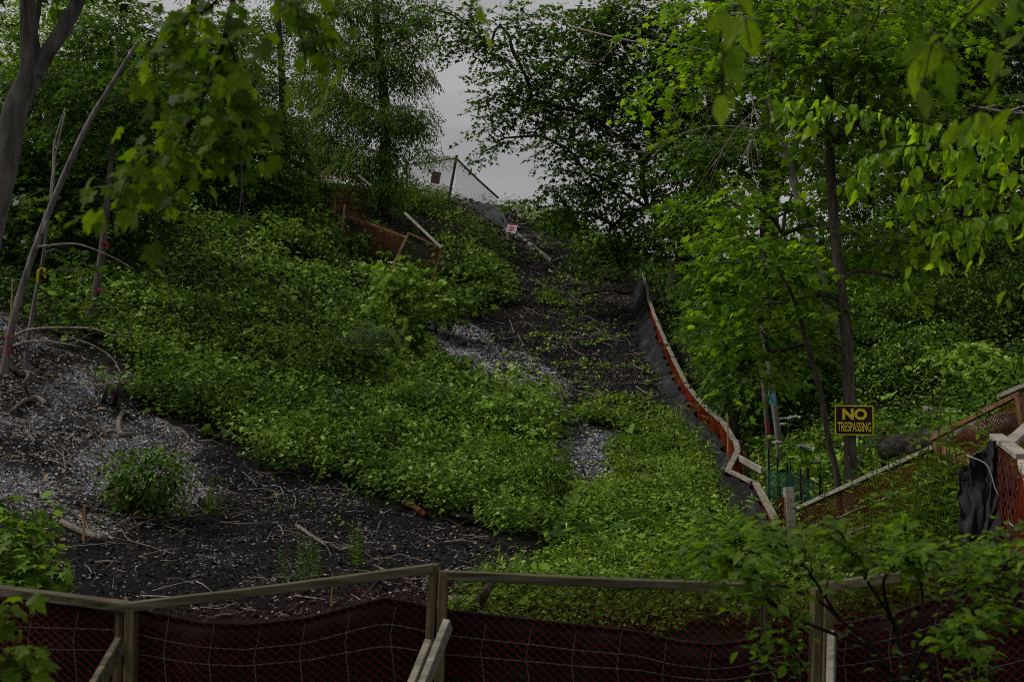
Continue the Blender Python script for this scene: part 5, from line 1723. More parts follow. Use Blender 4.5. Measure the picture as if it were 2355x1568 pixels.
b = MB()
quadnet(b, P(934, 380, 55), P(1049, 366, 54), P(938, 458, 55), P(1031, 466, 54), .085, .0055, 1.95, 1.45)
b.build('chain_mesh', M['chain'], kf, O5)
b = MB()
quadnet(b, P(1050, 368, 54), P(1146, 456, 54), P(1040, 470, 54), P(1150, 560, 52), .085, .0055, 2.1, 1.75, .25)
b.build('chain_mesh', M['chain'], kf, O5)
b = MB()
quadnet(b, P(1085, 470, 53.5), P(1150, 470, 53.5), P(1135, 545, 52), P(1185, 560, 51.5), .07, .006, 1.2, 1.5, .5, 7)
b.build('chain_mesh', M['wire'], kf, O5)


def torn(u, v):
    a = P(1048, 462, 53.6).lerp(P(1180, 548, 51.4), u)
    w_ = .75 - .25 * u
    return a + Vector((.35 * (v - .5) + .25 * n1(u * 9, v * 3, 21), -.1 + .5 * n1(u * 11, v * 4, 22), -w_ * v + .22 * n1(u * 13, v * 2, 23)))


sheet(torn, 60, 12).build('torn_fabric', M['dusty'], kf, O5)

# ------------------------------------------------------------------ signs
def text_mesh(body, size, offset, m, name='lettering'):
    cu = bpy.data.curves.new('lettering', 'FONT')
    cu.body = body
    cu.size = size
    cu.offset = offset
    cu.extrude = .0008
    cu.resolution_u = 4
    cu.align_x = 'CENTER'
    cu.align_y = 'CENTER'
    t = bpy.data.objects.new('lettering', cu)
    COL.objects.link(t)
    bpy.context.view_layer.update()
    me = bpy.data.meshes.new_from_object(t.evaluated_get(bpy.context.evaluated_depsgraph_get()))
    bpy.data.objects.remove(t)
    bpy.data.curves.remove(cu)
    co = np.array([v.co for v in me.vertices])
    c = (co.max(0) + co.min(0)) / 2
    sz = co.max(0) - co.min(0)
    me.materials.clear()
    me.materials.append(m)
    return me, c, sz


def place_text(body, m, parent, cx, cy, w_, h_, y, offset):
    """lettering stretched to w_ by h_ on a panel whose face is the local XZ plane"""
    me, c, sz = text_mesh(body, 1.0, offset, m)
    for v in me.vertices:
        v.co = Vector(((v.co.x - c[0]) / sz[0] * w_ + cx, y - (v.co.z) * .9, (v.co.y - c[1]) / sz[1] * h_ + cy))
    o = bpy.data.objects.new('lettering', me)
    o.parent = parent
    COL.objects.link(o)
    return o


def lbox(name, m, parent, cx, cz, hx, hz_, y, th):
    b = MB()
    b.box((cx, y, cz), hx, th, hz_)
    o = b.build(name, m, parent)
    return o


sg = thing('warning_sign', 'yellow and black no trespassing board nailed to a tree trunk', 'sign', P(1963.5, 966, 16.83))
sg.rotation_euler = (R(-2), R(1.0), R(-3))
SW, SH = .452, .352
lbox('border', M['sign_yellow'], sg, 0, 0, SW / 2, SH / 2, 0, .003)
lbox('panel', M['sign_black'], sg, 0, 0, SW / 2 - .014, SH / 2 - .014, -.0025, .003)
place_text('NO', M['sign_yellow'], sg, .006, .072, .29, .135, -.0066, .045)
place_text('TRESPASSING', M['sign_yellow'], sg, 0, -.078, .392, .112, -.0066, .018)
b = MB()
for zz in (.155, .0, -.16):
    b.tube([Vector((.0, -.012, zz)), Vector((0, -.004, zz))], [.0075, .0075], 6)
b.build('nails', M['blue_pipe'], sg)


def disc(name, m, parent, cx, cz, r_, y, sx=1):
    b = MB()
    n = 24
    vs = [Vector((cx + r_ * sx * math.cos(6.2832 * i / n), y, cz + r_ * math.sin(6.2832 * i / n))) for i in range(n)]
    vs2 = [v + Vector((0, .003, 0)) for v in vs]
    b.add(vs + vs2, [tuple(range(n)), tuple(range(2 * n - 1, n - 1, -1))] + [(i, n + i, n + (i + 1) % n, (i + 1) % n) for i in range(n)])
    return b.build(name, m, parent)


def no_entry(name, label, loc, rot, W, Hh, board):
    s = thing(name, label, 'sign', loc)
    s.rotation_euler = rot
    lbox('panel', board, s, 0, 0, W / 2, Hh / 2, 0, .006)
    lbox('red_band', M['sign_red'], s, 0, Hh * .43, W * .485, Hh * .06, -.006, .003)
    lbox('red_band', M['sign_red'], s, 0, -Hh * .42, W * .485, Hh * .05, -.006, .003)
    disc('red_disc', M['sign_red'], s, 0, .01, min(W, Hh) * .23, -.011)
    lbox('white_bar', board, s, 0, .01, min(W, Hh) * .17, Hh * .035, -.012, .003)
    b = MB()
    r = np.random.default_rng(5)
    for sx in (-1, 1):
        for k in range(9):
            if abs(k - 4) < 2 and r.uniform() < .3:
                continue
            w_ = W * r.uniform(.06, .11)
            b.box((sx * W * .36 + r.uniform(-.01, .01), -.0075, Hh * (.3 - k * .075)), w_, .0012, Hh * .012)
    b.build('print', M['print_grey'], s)
    return s


no_entry('no_entry_sign', 'fallen white and red no-entry board on the crest above the pipe', P(1176, 527, 50.6), (R(-16), R(9), R(-22)), .4, .40, M['sign_white'])
no_entry('no_entry_sign', 'dark backlit no-entry board hanging on the chain-link mesh', P(1002, 409, 53.9), (R(4), R(8), R(14)), .34, .46, M['sign_shaded'])

# ------------------------------------------------------------------ pipes, logs, branches, stakes
pl = thing('drain_pipe', 'tan drain pipe poking out of the slope below the fallen board', 'pipe', P(1246, 589, 50))
A, B = P(1205, 556, 50.4), P(1272, 608, 48.8)
b = MB()
n = 26
b.tube([A.lerp(B, i / n) for i in range(n + 1)], [.128 if i % 2 else .12 for i in range(n + 1)], 16, caps=False)
b.build('barrel', M['pipe'], pl, pl.location, True)
b = MB()
ax = (B - A).normalized()
b.tube([B - ax * .06, B + ax * .015, B + ax * .015, B - ax * .5], [.132, .132, .1, .1], 16, caps=False)
b.build('rim', M['steel'], pl, pl.location)
b = MB()
b.tube(crom([P(1186, 536, 51), P(1197, 545, 50.8), P(1222, 562, 50.4)], 5), [.05, .05, .04], 8)
tag(b.build('metal_tube', M['blue_pipe'], None, P(1200, 548, 50.8)), 'short blue-grey metal tube under the fallen no-entry board', 'tube')
b = MB()
b.tube([P(1158, 626, 46.5) + Vector((0, 0, .05)), P(1190, 648, 46) + Vector((0, 0, .05)), P(1226, 674, 45.3) + Vector((0, 0, .04))], [.028, .026, .024], 7)
tag(b.build('white_rod', M['pvc'], None, P(1190, 648, 46)), 'long thin white rod lying down the litter slope', 'rod')
b = MB()
b.tube([P(1130, 540, 51.5), P(1155, 557, 51), P(1172, 568, 50.6)], [.03, .028, .025], 7)
tag(b.build('white_rod', M['pvc'], None, P(1150, 555, 51)), 'short pale rod just left of the drain pipe', 'rod')


def stick(name, label, cat, pts, r0, r1, m, sides=7, rough=.08, ground_snap=True, group=None, lift=0.5, forks=0, seed=0):
    """a branch lying on the ground: picture points dropped onto the terrain"""
    q = []
    for p in pts:
        if len(p) == 3:
            q.append(P(*p))
        else:
            g = on_ground(*p)
            q.append(g + Vector((0, 0, max(r0, r1) * lift)))
    b = MB()
    c = crom(q, 6)
    b.tube(c, [r0, r1], sides, rough)
    rr = random.Random(seed)
    for k in range(forks):
        i = rr.randrange(len(c) // 3, len(c) - 1)
        d = (c[i + 1] - c[i]).normalized()
        e = c[i] + (d + Vector((rr.uniform(-1, 1), rr.uniform(-.4, .4), rr.uniform(-.1, .9)))).normalized() * rr.uniform(.3, .8)
        b.tube([c[i], c[i].lerp(e, .5) + Vector((0, 0, .05)), e], [r1 * 1.3 + .003, .006, .003], 4, caps=False)
    o = b.build(name, M[m], None, q[len(q) // 2], True)
    return tag(o, label, cat, group)


GB = 'branches and roots on the slope'
stick('root', 'upright curved pale root stub in the left gravel', 'root', [(66, 918), (58, 884, 20.9), (69, 853, 20.9)], .032, .022, 'deadwood', group=GB)
stick('root', 'thick twisted root lying on the left gravel', 'root', [(28, 956), (52, 934), (83, 922), (108, 940)], .028, .045, 'deadwood', group=GB, lift=1)
stick('fallen_branch', 'dark branch sloping down from the left edge', 'branch', [(-20, 822), (20, 848), (54, 876)], .05, .035, 'bark_dark', group=GB)
stick('fallen_branch', 'dark limb pointing right from the upright root stub', 'branch', [(66, 878), (100, 888), (136, 897)], .035, .025, 'bark_dark', group=GB)
stick('fallen_branch', 'long dark branch running down from the leaning trunk foot', 'branch', [(30, 828), (70, 848), (124, 872)], .045, .02, 'bark_dark', group=GB, forks=2, seed=3)
stick('fallen_branch', 'thin grey stick lying across the left gravel under the roots', 'branch', [(148, 882), (215, 888), (262, 880, 21), (306, 873, 20.8)], .018, .007, 'deadwood', group=GB, forks=2, seed=4)
stick('root', 'short pale root with a hooked foot on the gravel tongue', 'root', [(284, 956), (273, 978), (277, 1005), (300, 1014)], .035, .055, 'deadwood', group=GB, lift=1)
stick('root', 'split pale stump sliver under the vine edge', 'root', [(238, 926), (244, 895, 21.6), (248, 864, 21.6)], .045, .01, 'deadwood', group=GB)
stick('root', 'dark stump root right of the split sliver', 'root', [(263, 934), (268, 905, 21.8), (273, 880, 21.8)], .05, .035, 'bark_dark', group=GB)
stick('fallen_branch', 'long bare branch reaching right above the left gravel', 'branch', [(28, 778), (76, 757, 22), (184, 754, 21.6), (223, 758, 21.4), (255, 770, 21.3), (306, 773, 21)], .027, .006, 'deadwood', group=GB, forks=3, seed=5)
stick('fallen_branch', 'second bare branch just below the long one at the left', 'branch', [(28, 798), (78, 784, 21.8), (131, 787, 21.4), (188, 798, 21)], .025, .006, 'deadwood', group=GB, forks=2, seed=6)
stick('arching_stem', 'thin arching stem bent over the edge of the vines at left', 'branch', [(150, 772, 21.6), (204, 790, 21.4), (246, 813, 21.2), (268, 838, 21), (276, 865, 20.8), (268, 905)], .014, .007, 'deadwood', group=GB)
stick('arching_stem', 'thin looping stem on the left gravel below the grey stick', 'branch', [(150, 880), (108, 890, 20.2), (106, 912, 20), (122, 950), (148, 990), (158, 1020)], .011, .007, 'deadwood', group=GB)
stick('log', 'pale peeled branch lying behind the near wooden stake', 'log', [(143, 1211), (190, 1232), (237, 1250)], .045, .035, 'deadwood', group=GB, lift=1)
stick('rotten_log', 'rotten reddish brown log half buried beside the maple clump', 'log', [(255, 1140), (290, 1172), (332, 1202)], .09, .06, 'rotten', rough=.25, group=GB)
stick('fallen_branch', 'long pale branch on black soil right of the bushy weed', 'branch', [(682, 1212), (735, 1246), (795, 1275)], .028, .016, 'deadwood', group=GB, forks=3, seed=8)
stick('fallen_branch', 'pale forked stick on black soil just above the long rail', 'branch', [(860, 1303), (905, 1322), (950, 1338)], .018, .012, 'deadwood', group=GB, forks=1, seed=9)
stick('fallen_branch', 'short sticks crossing on the soil left of the bushy weed', 'branch', [(575, 1085), (620, 1095), (665, 1090)], .025, .01, 'deadwood', group=GB, forks=3, seed=10)
stick('fallen_branch', 'dark branch at the vine edge above the black soil', 'branch', [(440, 1180), (520, 1172), (600, 1190)], .018, .01, 'bark_dark', group=GB, forks=4, seed=11)
stick('plank', 'red-brown split plank lying at the lower edge of the vines', 'plank', [(930, 1167), (955, 1180), (978, 1196)], .06, .05, 'rotten', sides=4, rough=.1, group=GB, lift=1)
stick('log', 'weathered log at the vine edge right of the red-brown plank', 'log', [(1040, 1188), (1085, 1200), (1135, 1212)], .04, .03, 'deadwood', group=GB, lift=1)
stick('log', 'short dark beam across the lower end of the gravel fan', 'log', [(1298, 1158), (1345, 1164)], .05, .05, 'bark_dark', group=GB, lift=1)
stick('log', 'broken log at the head of the lower gravel fan', 'log', [(1410, 1038), (1440, 1050), (1462, 1056)], .07, .04, 'bark_brown', group=GB, lift=1)
stick('fallen_branch', 'pale driftwood sticks left of the white rod', 'branch', [(1143, 597), (1180, 612), (1208, 633)], .05, .03, 'deadwood', group=GB, forks=3, seed=12)
stick('fallen_branch', 'bent pale twig left of the brown litter', 'branch', [(1160, 715), (1172, 740), (1180, 762)], .02, .015, 'deadwood', group=GB)
stick('fallen_branch', 'tangle of grey roots at the top of the brown gully', 'branch', [(1300, 660), (1350, 655), (1400, 640), (1440, 650)], .05, .03, 'deadwood', group=GB, forks=6, seed=13)
stick('fallen_branch', 'dark roots across the top right of the brown gully', 'branch', [(1340, 680), (1390, 672), (1450, 680)], .06, .03, 'bark_dark', group=GB, forks=5, seed=14)
stick('fallen_branch', 'bleached root mass under the chain-link post', 'branch', [(1048, 480), (1070, 495), (1095, 480), (1110, 510)], .1, .05, 'deadwood', group=GB, forks=9, seed=15)
stick('fallen_branch', 'pale forked stick beside the fallen no-entry board', 'branch', [(1165, 545), (1160, 520, 52), (1156, 500, 52)], .03, .012, 'deadwood', group=GB, forks=4, seed=16)
stick('stump', 'leaning snapped dark stump behind the near netting', 'stump', [(1093, 1408), (1112, 1370, 12.9), (1134, 1336, 12.8)], .06, .035, 'bark_brown', rough=.15, group=GB)
stick('log', 'short grey log lying left of the snapped stump', 'log', [(1025, 1390), (1060, 1390), (1090, 1392)], .05, .045, 'deadwood', group=GB, lift=1)
# logs on the right bank
lg = thing('log', 'large furrowed dark log with a sawn end right of the sign', 'log', P(2100, 1015, 16.2), GB)
b = MB()
A, B = P(2030, 1034, 16.6), P(2330, 978, 15.5)
b.tube([A.lerp(B, i / 24) + Vector((0, 0, .02 * math.sin(i * .9))) for i in range(25)], [.135, .128, .124, .133, .14, .125], 30, .09)
b.build('bark', M['bark_log'], lg, lg.location, True)
b = MB()
ax = (B - A).normalized()
b.tube([A - ax * .012, A + ax * .02], [.118, .12], 18)
b.build('cut_end', M['bark_brown'], lg, lg.location)
stick('log', 'thinner pale log lying on top of the large dark log', 'log', [(2185, 992, 16.4), (2230, 968, 16.8), (2275, 936, 17.4)], .05, .045, 'bark_grey', rough=.08, group=GB)
stick('log', 'grey log half hidden in weeds above the large dark log', 'log', [(2125, 955), (2175, 957), (2225, 962)], .1, .085, 'bark_grey', rough=.12, group=GB)
stick('log', 'split weathered log left of the sign trunk', 'log', [(1885, 1066), (1915, 1046), (1951, 1024)], .07, .055, 'deadwood', rough=.15, group=GB)
stick('stump', 'grey root plate on the bank below the split log', 'stump', [(1890, 1082), (1925, 1074), (1950, 1066)], .09, .06, 'deadwood', rough=.3, group=GB)
stick('fallen_branch', 'thin curved pale branch right of the sign', 'branch', [(1975, 1065, 17.5), (1990, 1030, 17.6), (2030, 990, 17.8), (2075, 965, 18)], .016, .008, 'deadwood', group=GB)
stick('log', 'bark slabs heaped on the bank above the large log', 'log', [(2190, 925), (2235, 908), (2280, 902)], .06, .045, 'deadwood', rough=.4, group=GB)


def stake(label, top, bot, d, w_, m='wood_new', name='survey_stake', group='wooden survey stakes'):
    A = P(top[0], top[1], d)
    B = P(bot[0], bot[1], d)
    B.z = min(B.z, hz(B.x, B.y)) - .12
    b = MB()
    b.board(B, A, w_, w_ * .6, up=Vector((0, 1, 0)), cut=.002)
    tag(b.build(name, M[m], None, B), label, 'stake', group)


stake('wooden stake at the far left edge of the gravel', (29, 640), (25, 707), 24.5, .035)
stake('short wooden stake in front of the pink-banded trunk', (200, 674), (196, 717), 26, .03)
stake('wooden stake standing in the gravel above the near rail', (195, 1161), (191, 1249), on_ground(191, 1249).y, .042)
stake('thin stake just behind the near netting left of the centre post', (765, 1316), (760, 1395), on_ground(760, 1395).y, .026)
stake('wooden stake poking up behind the silt fence bend', (1672, 951), (1675, 985), 22.6, .035)
stake('stake right of the diagonal brace at the fence bend', (1744, 1044), (1747, 1078), 20, .03)
stake('grey stake left of the green tree guard', (1764, 1060), (1768, 1090), 19, .03, 'wood_grey')
stake('thin reddish striped stake at the top of the silt fence', (1500, 600), (1532, 690), 41.5, .03, 'pvc', 'striped_rod')

# green seedling guard
gd = thing('tree_guard', 'dark green plastic mesh guard on stakes in front of the sign tree', 'guard', Vector((P(1840, 1150, 17.4).x, 17.4, hz(P(1840, 1150, 17.4).x, 17.4))))
for (xt, yt, xb, yb, d) in [(1767, 1031, 1767, 1080, 18.6), (1787, 1052, 1787, 1095, 18.4), (1809, 1063, 1809, 1098, 18), (1840, 1077, 1841, 1148, 17.2), (1885, 1088, 1883, 1130, 17.6), (1792, 1118, 1800, 1170, 16.2), (1857, 1071, 1857, 1108, 18)]:
    A, B = P(xt, yt, d), P(xb, yb, d)
    B.z = hz(B.x, B.y) - .1
    b = MB()
    b.board(B, A, .03, .022, up=Vector((0, 1, 0)))
    b.build('stake', M['stake_black'], gd, gd.location)
b = MB()
ga, gb_, gc = P(1762, 1085, 18.6), P(1810, 1085, 17.9), P(1842, 1085, 17.3)
gd_ = P(1872, 1110, 17.0)
gp = [ga, gb_, gc, gd_]


def gnet(u, v):
    k = min(2.999, u / .35)
    q = gp[int(k)].lerp(gp[int(k) + 1], k - int(k))
    return q + Vector((.04 * n1(u * 6, v * 4, 31), .08 * n1(u * 7, v * 5, 32), .1 * n1(u * 4, 0, 33) - v * (.75 + .5 * u)))


net(b, gnet, 1.05, .45, .03, .0035, knot=1.3)
b.build('netting', M['green_plastic'], gd, gd.location)
gs_ = sheet(lambda u, v: gnet(u * 1.05, v * .45) + Vector((0, .03, 0)), 30, 6)

# ribbons
GR = 'marker ribbons tied to trunks'


def ribbon(label, c, rad, m, tails, wid=.035, band=True):
    o = thing('ribbon', label, 'ribbon', c, GR)
    if band:
        b = MB()
        n = 14
        vs, fs = [], []
        for i in range(n):
            a = 6.2832 * i / n
            for z in (-wid * .4, wid * .4):
                vs.append(Vector((math.cos(a) * rad * 1.09, math.sin(a) * rad * 1.09, z + .006 * math.sin(a * 2))))
        for i in range(n):
            j = (i + 1) % n
            fs.append((2 * i, 2 * j, 2 * j + 1, 2 * i + 1))
        b.add(vs, fs)
        b.build('band', M[m], o)
    for t in tails:
        b = MB()
        pts = crom([Vector(q) for q in t], 4)
        vs, fs = [], []
        for i, p in enumerate(pts):
            tw = .3 * math.sin(i * .9)
            w2 = Vector((math.cos(tw), math.sin(tw), 0)) * wid * .5
            vs += [p - w2, p + w2]
        for i in range(len(pts) - 1):
            fs.append((2 * i, 2 * i + 1, 2 * i + 3, 2 * i + 2))
        b.add(vs, fs)
        b.build('tail', M[m], o)
    return o


ribbon('bright yellow ribbon tied in a drooping loop on the thin sapling', P(98, 618, 23), .04, 'ribbon_yellow', [[(0, -.05, 0), (-.045, -.07, -.03), (-.055, -.07, -.12), (-.06, -.06, -.24)], [(0, -.05, .0), (.05, -.07, .0), (.06, -.07, -.08), (.065, -.06, -.17)]], .045)
ribbon('pink band round the straight brown trunk', P(229, 667, 26.5), .072, 'ribbon_pink', [], .06)
ribbon('dark red ribbon higher on the straight brown trunk', P(240, 560, 26.5), .07, 'ribbon_red', [[(.05, -.08, 0), (.09, -.08, -.05), (.08, -.08, -.12)]], .05)
ribbon('pink band low on the leaning trunk at the left edge', P(23, 774, 22.5), .08, 'ribbon_pink', [], .03)
ribbon('red tag hanging at the foot of the leaning trunk', P(24, 793, 22.4), .08, 'ribbon_red', [[(0, -.1, 0), (.01, -.11, -.08), (.0, -.11, -.16)]], .045, band=False)
ribbon('pale blue ribbon on the grey sapling', P(1774, 905, 21), .048, 'ribbon_blue', [[(0, -.06, 0), (-.02, -.08, -.07), (-.03, -.08, -.16)], [(0, -.06, 0), (.02, -.08, -.09), (.015, -.08, -.19)]], .05)
ribbon('dark red ribbon on the slim brown sapling', P(1761, 968, 20.8), .034, 'ribbon_red', [[(0, -.05, 0), (.02, -.06, -.08), (.02, -.06, -.2)]], .045)
ribbon('pink band round the foot of the ash trunk', P(884, 492, 47), .235, 'ribbon_pink', [], .09)
ribbon('small yellow hook tag on the sign tree below the board', P(1952, 1052, 16.9), .05, 'ribbon_yellow', [[(-.02, -.02, .015), (-.01, -.03, -.005), (.012, -.03, -.012)]], .014, band=False)

# hanging vines and bare dead boughs
for (lb, pts, r_) in [('dark vine stems hanging straight down in front of the left vines', [(553, 120, 36), (552, 300, 35.5), (556, 420, 35), (548, 540, 34.5), (552, 640, 33.5), (545, 735, 33)], .018),
                      ('thinner twisted vine right beside the hanging dark stems', [(556, 420, 35.1), (563, 520, 34.6), (560, 600, 34), (549, 680, 33.4)], .012),
                      ('long thin bare stem slanting through the left vines', [(352, 520, 27), (372, 600, 26.5), (395, 690, 26), (418, 785, 25.4)], .014)]:
    stick('hanging_vine', lb, 'vine', pts, r_, r_ * .6, 'bark_dark', 5, group='hanging vines')


def bough(label, lines, m='twig_pale', seed=0, name='dead_bough'):
    b = MB()
    rr = random.Random(seed)
    for (pts, r0, r1) in lines:
        c = crom([P(*q) for q in pts], 6)
        b.tube(c, [r0, r1], 5, .05, caps=False)
        for k in range(5):
            i = rr.randrange(2, len(c) - 1)
            d = (c[i + 1] - c[i]).normalized()
            e = c[i] + (d * .6 + Vector((rr.uniform(-.6, .6), rr.uniform(-.5, .5), rr.uniform(-.8, .5)))).normalized() * rr.uniform(.3, .9)
            b.tube([c[i], c[i].lerp(e, .5) + Vector((0, 0, .05)), e], [r1 * 1.2, r1 * .8, .003], 4, caps=False)
    p = P(*lines[0][0][0])
    tag(b.build(name, M[m], None, p, True), label, 'branch', 'dead boughs')


bough('bare pale boughs crossing in front of the large maple near the top', [([(1310, 62, 33), (1450, 95, 32), (1560, 105, 31.5), (1640, 120, 31)], .028, .01), ([(1440, 75, 32), (1380, 140, 32), (1330, 150, 32)], .014, .006), ([(1540, 40, 32), (1600, 60, 32), (1680, 55, 32)], .02, .008)], seed=1)
bough('dry twiggy bough hanging right of the large maple in mid height', [([(1690, 120, 28), (1715, 180, 28), (1735, 250, 27.5), (1750, 300, 27.4)], .025, .012), ([(1750, 300, 27.4), (1650, 290, 27.5), (1560, 310, 27.5), (1480, 350, 27.6)], .018, .006), ([(1735, 255, 27.6), (1690, 300, 27.6), (1640, 380, 27.5)], .014, .005), ([(1700, 250, 28), (1600, 230, 28), (1500, 260, 28)], .012, .005), ([(1740, 290, 27.5), (1720, 350, 27.4), (1725, 400, 27.2)], .014, .006)], seed=2)
bough('arching bare twigs against the leaves left of the dry bough', [([(1390, 330, 34), (1440, 345, 34), (1520, 355, 34), (1600, 350, 34)], .014, .006), ([(1500, 200, 34), (1530, 240, 34), (1555, 280, 34)], .01, .005)], seed=3)
bough('pale broken limb running behind the elm spray at the right', [([(2230, 245, 24), (2330, 262, 24), (2420, 275, 24)], .035, .025)], 'twig_pale', 4)
bough('short pale broken limb near the top left of the sign tree', [([(1740, 100, 16.2), (1800, 95, 16.5), (1875, 92, 16.9)], .03, .035)], 'twig_pale', 5)

# ------------------------------------------------------------------ flowers
GH = 'white flowering hogweed'


def hogweed(label, px, py, d, hgt, heads):
    g = P(px, py, d)
    g.z = hz(g.x, g.y)
    top = P(px, py, d)
    o = thing('hogweed', label, 'flower', g, GH)
    b = MB()
    r = np.random.default_rng(int(px))
    b.tube(crom([g - Vector((0, 0, .05)), g.lerp(top, .5) + Vector((.02, 0, 0)), top], 4), [.014, .01, .008], 6)
    ub, uy, us = [], [], []
    for (hx, hz_, hr) in heads:
        c = top + Vector((hx, r.uniform(-.05, .05), hz_))
        b.tube([top, top.lerp(c, .6) + Vector((0, 0, .02)), c], [.006, .005, .004], 4, caps=False)
        for k in range(16):
            a, q = r.uniform(0, 6.28), hr * r.uniform(.1, 1) ** .5
            e = c + Vector((math.cos(a) * q, math.sin(a) * q, .04 + .02 * (1 - q / hr)))
            b.tube([c, e], [.0025, .0015], 3, caps=False)
            for m_ in range(9):
                ub.append(e + Vector((r.normal(0, .012), r.normal(0, .012), r.normal(0, .004))))
    b.build('stalk', M['stem'], o, g)
    pos = np.array([tuple(q) for q in ub])
    n = len(pos)
    x, y, z = frames(r.normal(0, 1, (n, 3)) * np.array([1, 1, .2]), np.tile([0., 0, 1], (n, 1)))
    v, f = expand(LEAF2, pos, x, y, z, r.uniform(.012, .022, n))
    np_mesh('blossom', v, f, M['petal'], o, g)['kind'] = 'stuff'
    # broad lobed leaves low on the stalk
    n = 7
    an = r.uniform(0, 6.28, n)
    yd = np.c_[np.cos(an), np.sin(an), -.2 * np.ones(n)]
    pos = np.array([tuple(g.lerp(top, q)) for q in r.uniform(.35, .85, n)])
    x, y, z = frames(yd, np.tile([0., 0, 1], (n, 1)) + r.normal(0, .2, (n, 3)))
    v, f = expand(MAPLE, pos, x, y, z, r.uniform(.16, .3, n))
    np_mesh('leaves', v, f, M['weed'], o, g, np.repeat(r.uniform(.4, .8, n), len(MAPLE[0])))


hogweed('tall hogweed umbel in front of the grey sapling', 1812, 985, 19.5, 1, [(0, .1, .1), (-.07, .02, .05), (.06, .12, .06)])
hogweed('wide hogweed umbel left of the crooked stem', 1852, 1050, 18, 1, [(0, .08, .1), (.05, .05, .06), (-.04, .1, .05)])
hogweed('small hogweed umbels beside the crooked stem', 1885, 1065, 17.8, 1, [(.02, .06, .05), (-.04, -.02, .04)])
hogweed('narrow hogweed head at the foot of the grey sapling', 1788, 1030, 19, 1, [(0, .04, .035)])


def blossoms(name, label, spots, n, m, size, spread, hgt, seed):
    r = np.random.default_rng(seed)
    pos = []
    for (px, py) in spots:
        g = on_ground(px, py)
        for k in range(n):
            pos.append((g.x + r.normal(0, spread), g.y - .25 + r.normal(0, spread), g.z + hgt + r.normal(0, spread)))
    pos = np.array(pos)
    N = len(pos)
    p5 = np.repeat(pos, 4, 0)
    a = np.tile(np.arange(4) * 1.57, N) + np.repeat(r.uniform(0, 6, N), 4)
    yd = np.c_[np.cos(a), -.3 * np.ones(4 * N), np.sin(a)]
    x, y, z = frames(yd, np.tile([0., -1, .4], (4 * N, 1)))
    v, f = expand(OVATE, p5, x, y, z, np.full(4 * N, size))
    tag(np_mesh(name, v, f, m), label, 'wildflowers', kind='stuff')


blossoms('wildflowers', 'small cluster of white blossoms in the middle of the vines', [(755, 960), (768, 965), (785, 955), (775, 935), (790, 990)], 10, M['petal'], .03, .06, .25, 401)
blossoms('wildflowers', 'single white blossoms sprinkled over the lower vine slope', [(870, 900), (990, 870), (1010, 930), (900, 960), (640, 720), (700, 690), (580, 760), (940, 1090), (1040, 1060), (860, 1050), (300, 890), (820, 740), (930, 780)], 3, M['petal'], .022, .05, .25, 402)
blossoms('wildflowers', 'tiny yellow flowers in the weeds around the sign tree', [(1900, 1010), (2010, 940), (2040, 930), (1870, 1030), (1995, 1000), (2060, 960), (1830, 1075), (2080, 985), (1920, 1040)], 4, M['petal_yellow'], .016, .08, .3, 403)

# ------------------------------------------------------------------ lattice on the crest, seen through the leaves
lt = thing('lattice_screen', 'dark garden lattice glimpsed on the crest behind the sign tree', 'lattice', Vector((P(1985, 580, 50).x, 50, hz(P(1985, 580, 50).x, 50))))
A, B = P(1940, 566, 50), P(2080, 566, 50)
for z0 in (0, -.55):
    b = MB()
    b.board(A + Vector((0, 0, z0)), B + Vector((0, 0, z0)), .06, .05)
    b.build('rail', M['steel'], lt, lt.location)
for i in range(12):
    for s_ in (1, -1):
        b = MB()
        x0 = A.x + .18 * i
        b.board((x0 if s_ > 0 else x0 + .5, 50 + .02 * s_, A.z - .52), (x0 + .5 if s_ > 0 else x0, 50 + .02 * s_, A.z - .03), .035, .01)
        b.build('slat', M['steel'], lt, lt.location)
b = MB()
for xx in (A.x, B.x):
    b.board((xx, 50.06, lt.location.z - .2), (xx, 50.06, A.z + .05), .08, .08, up=Vector((0, 1, 0)))
b.build('posts', M['steel'], lt, lt.location)


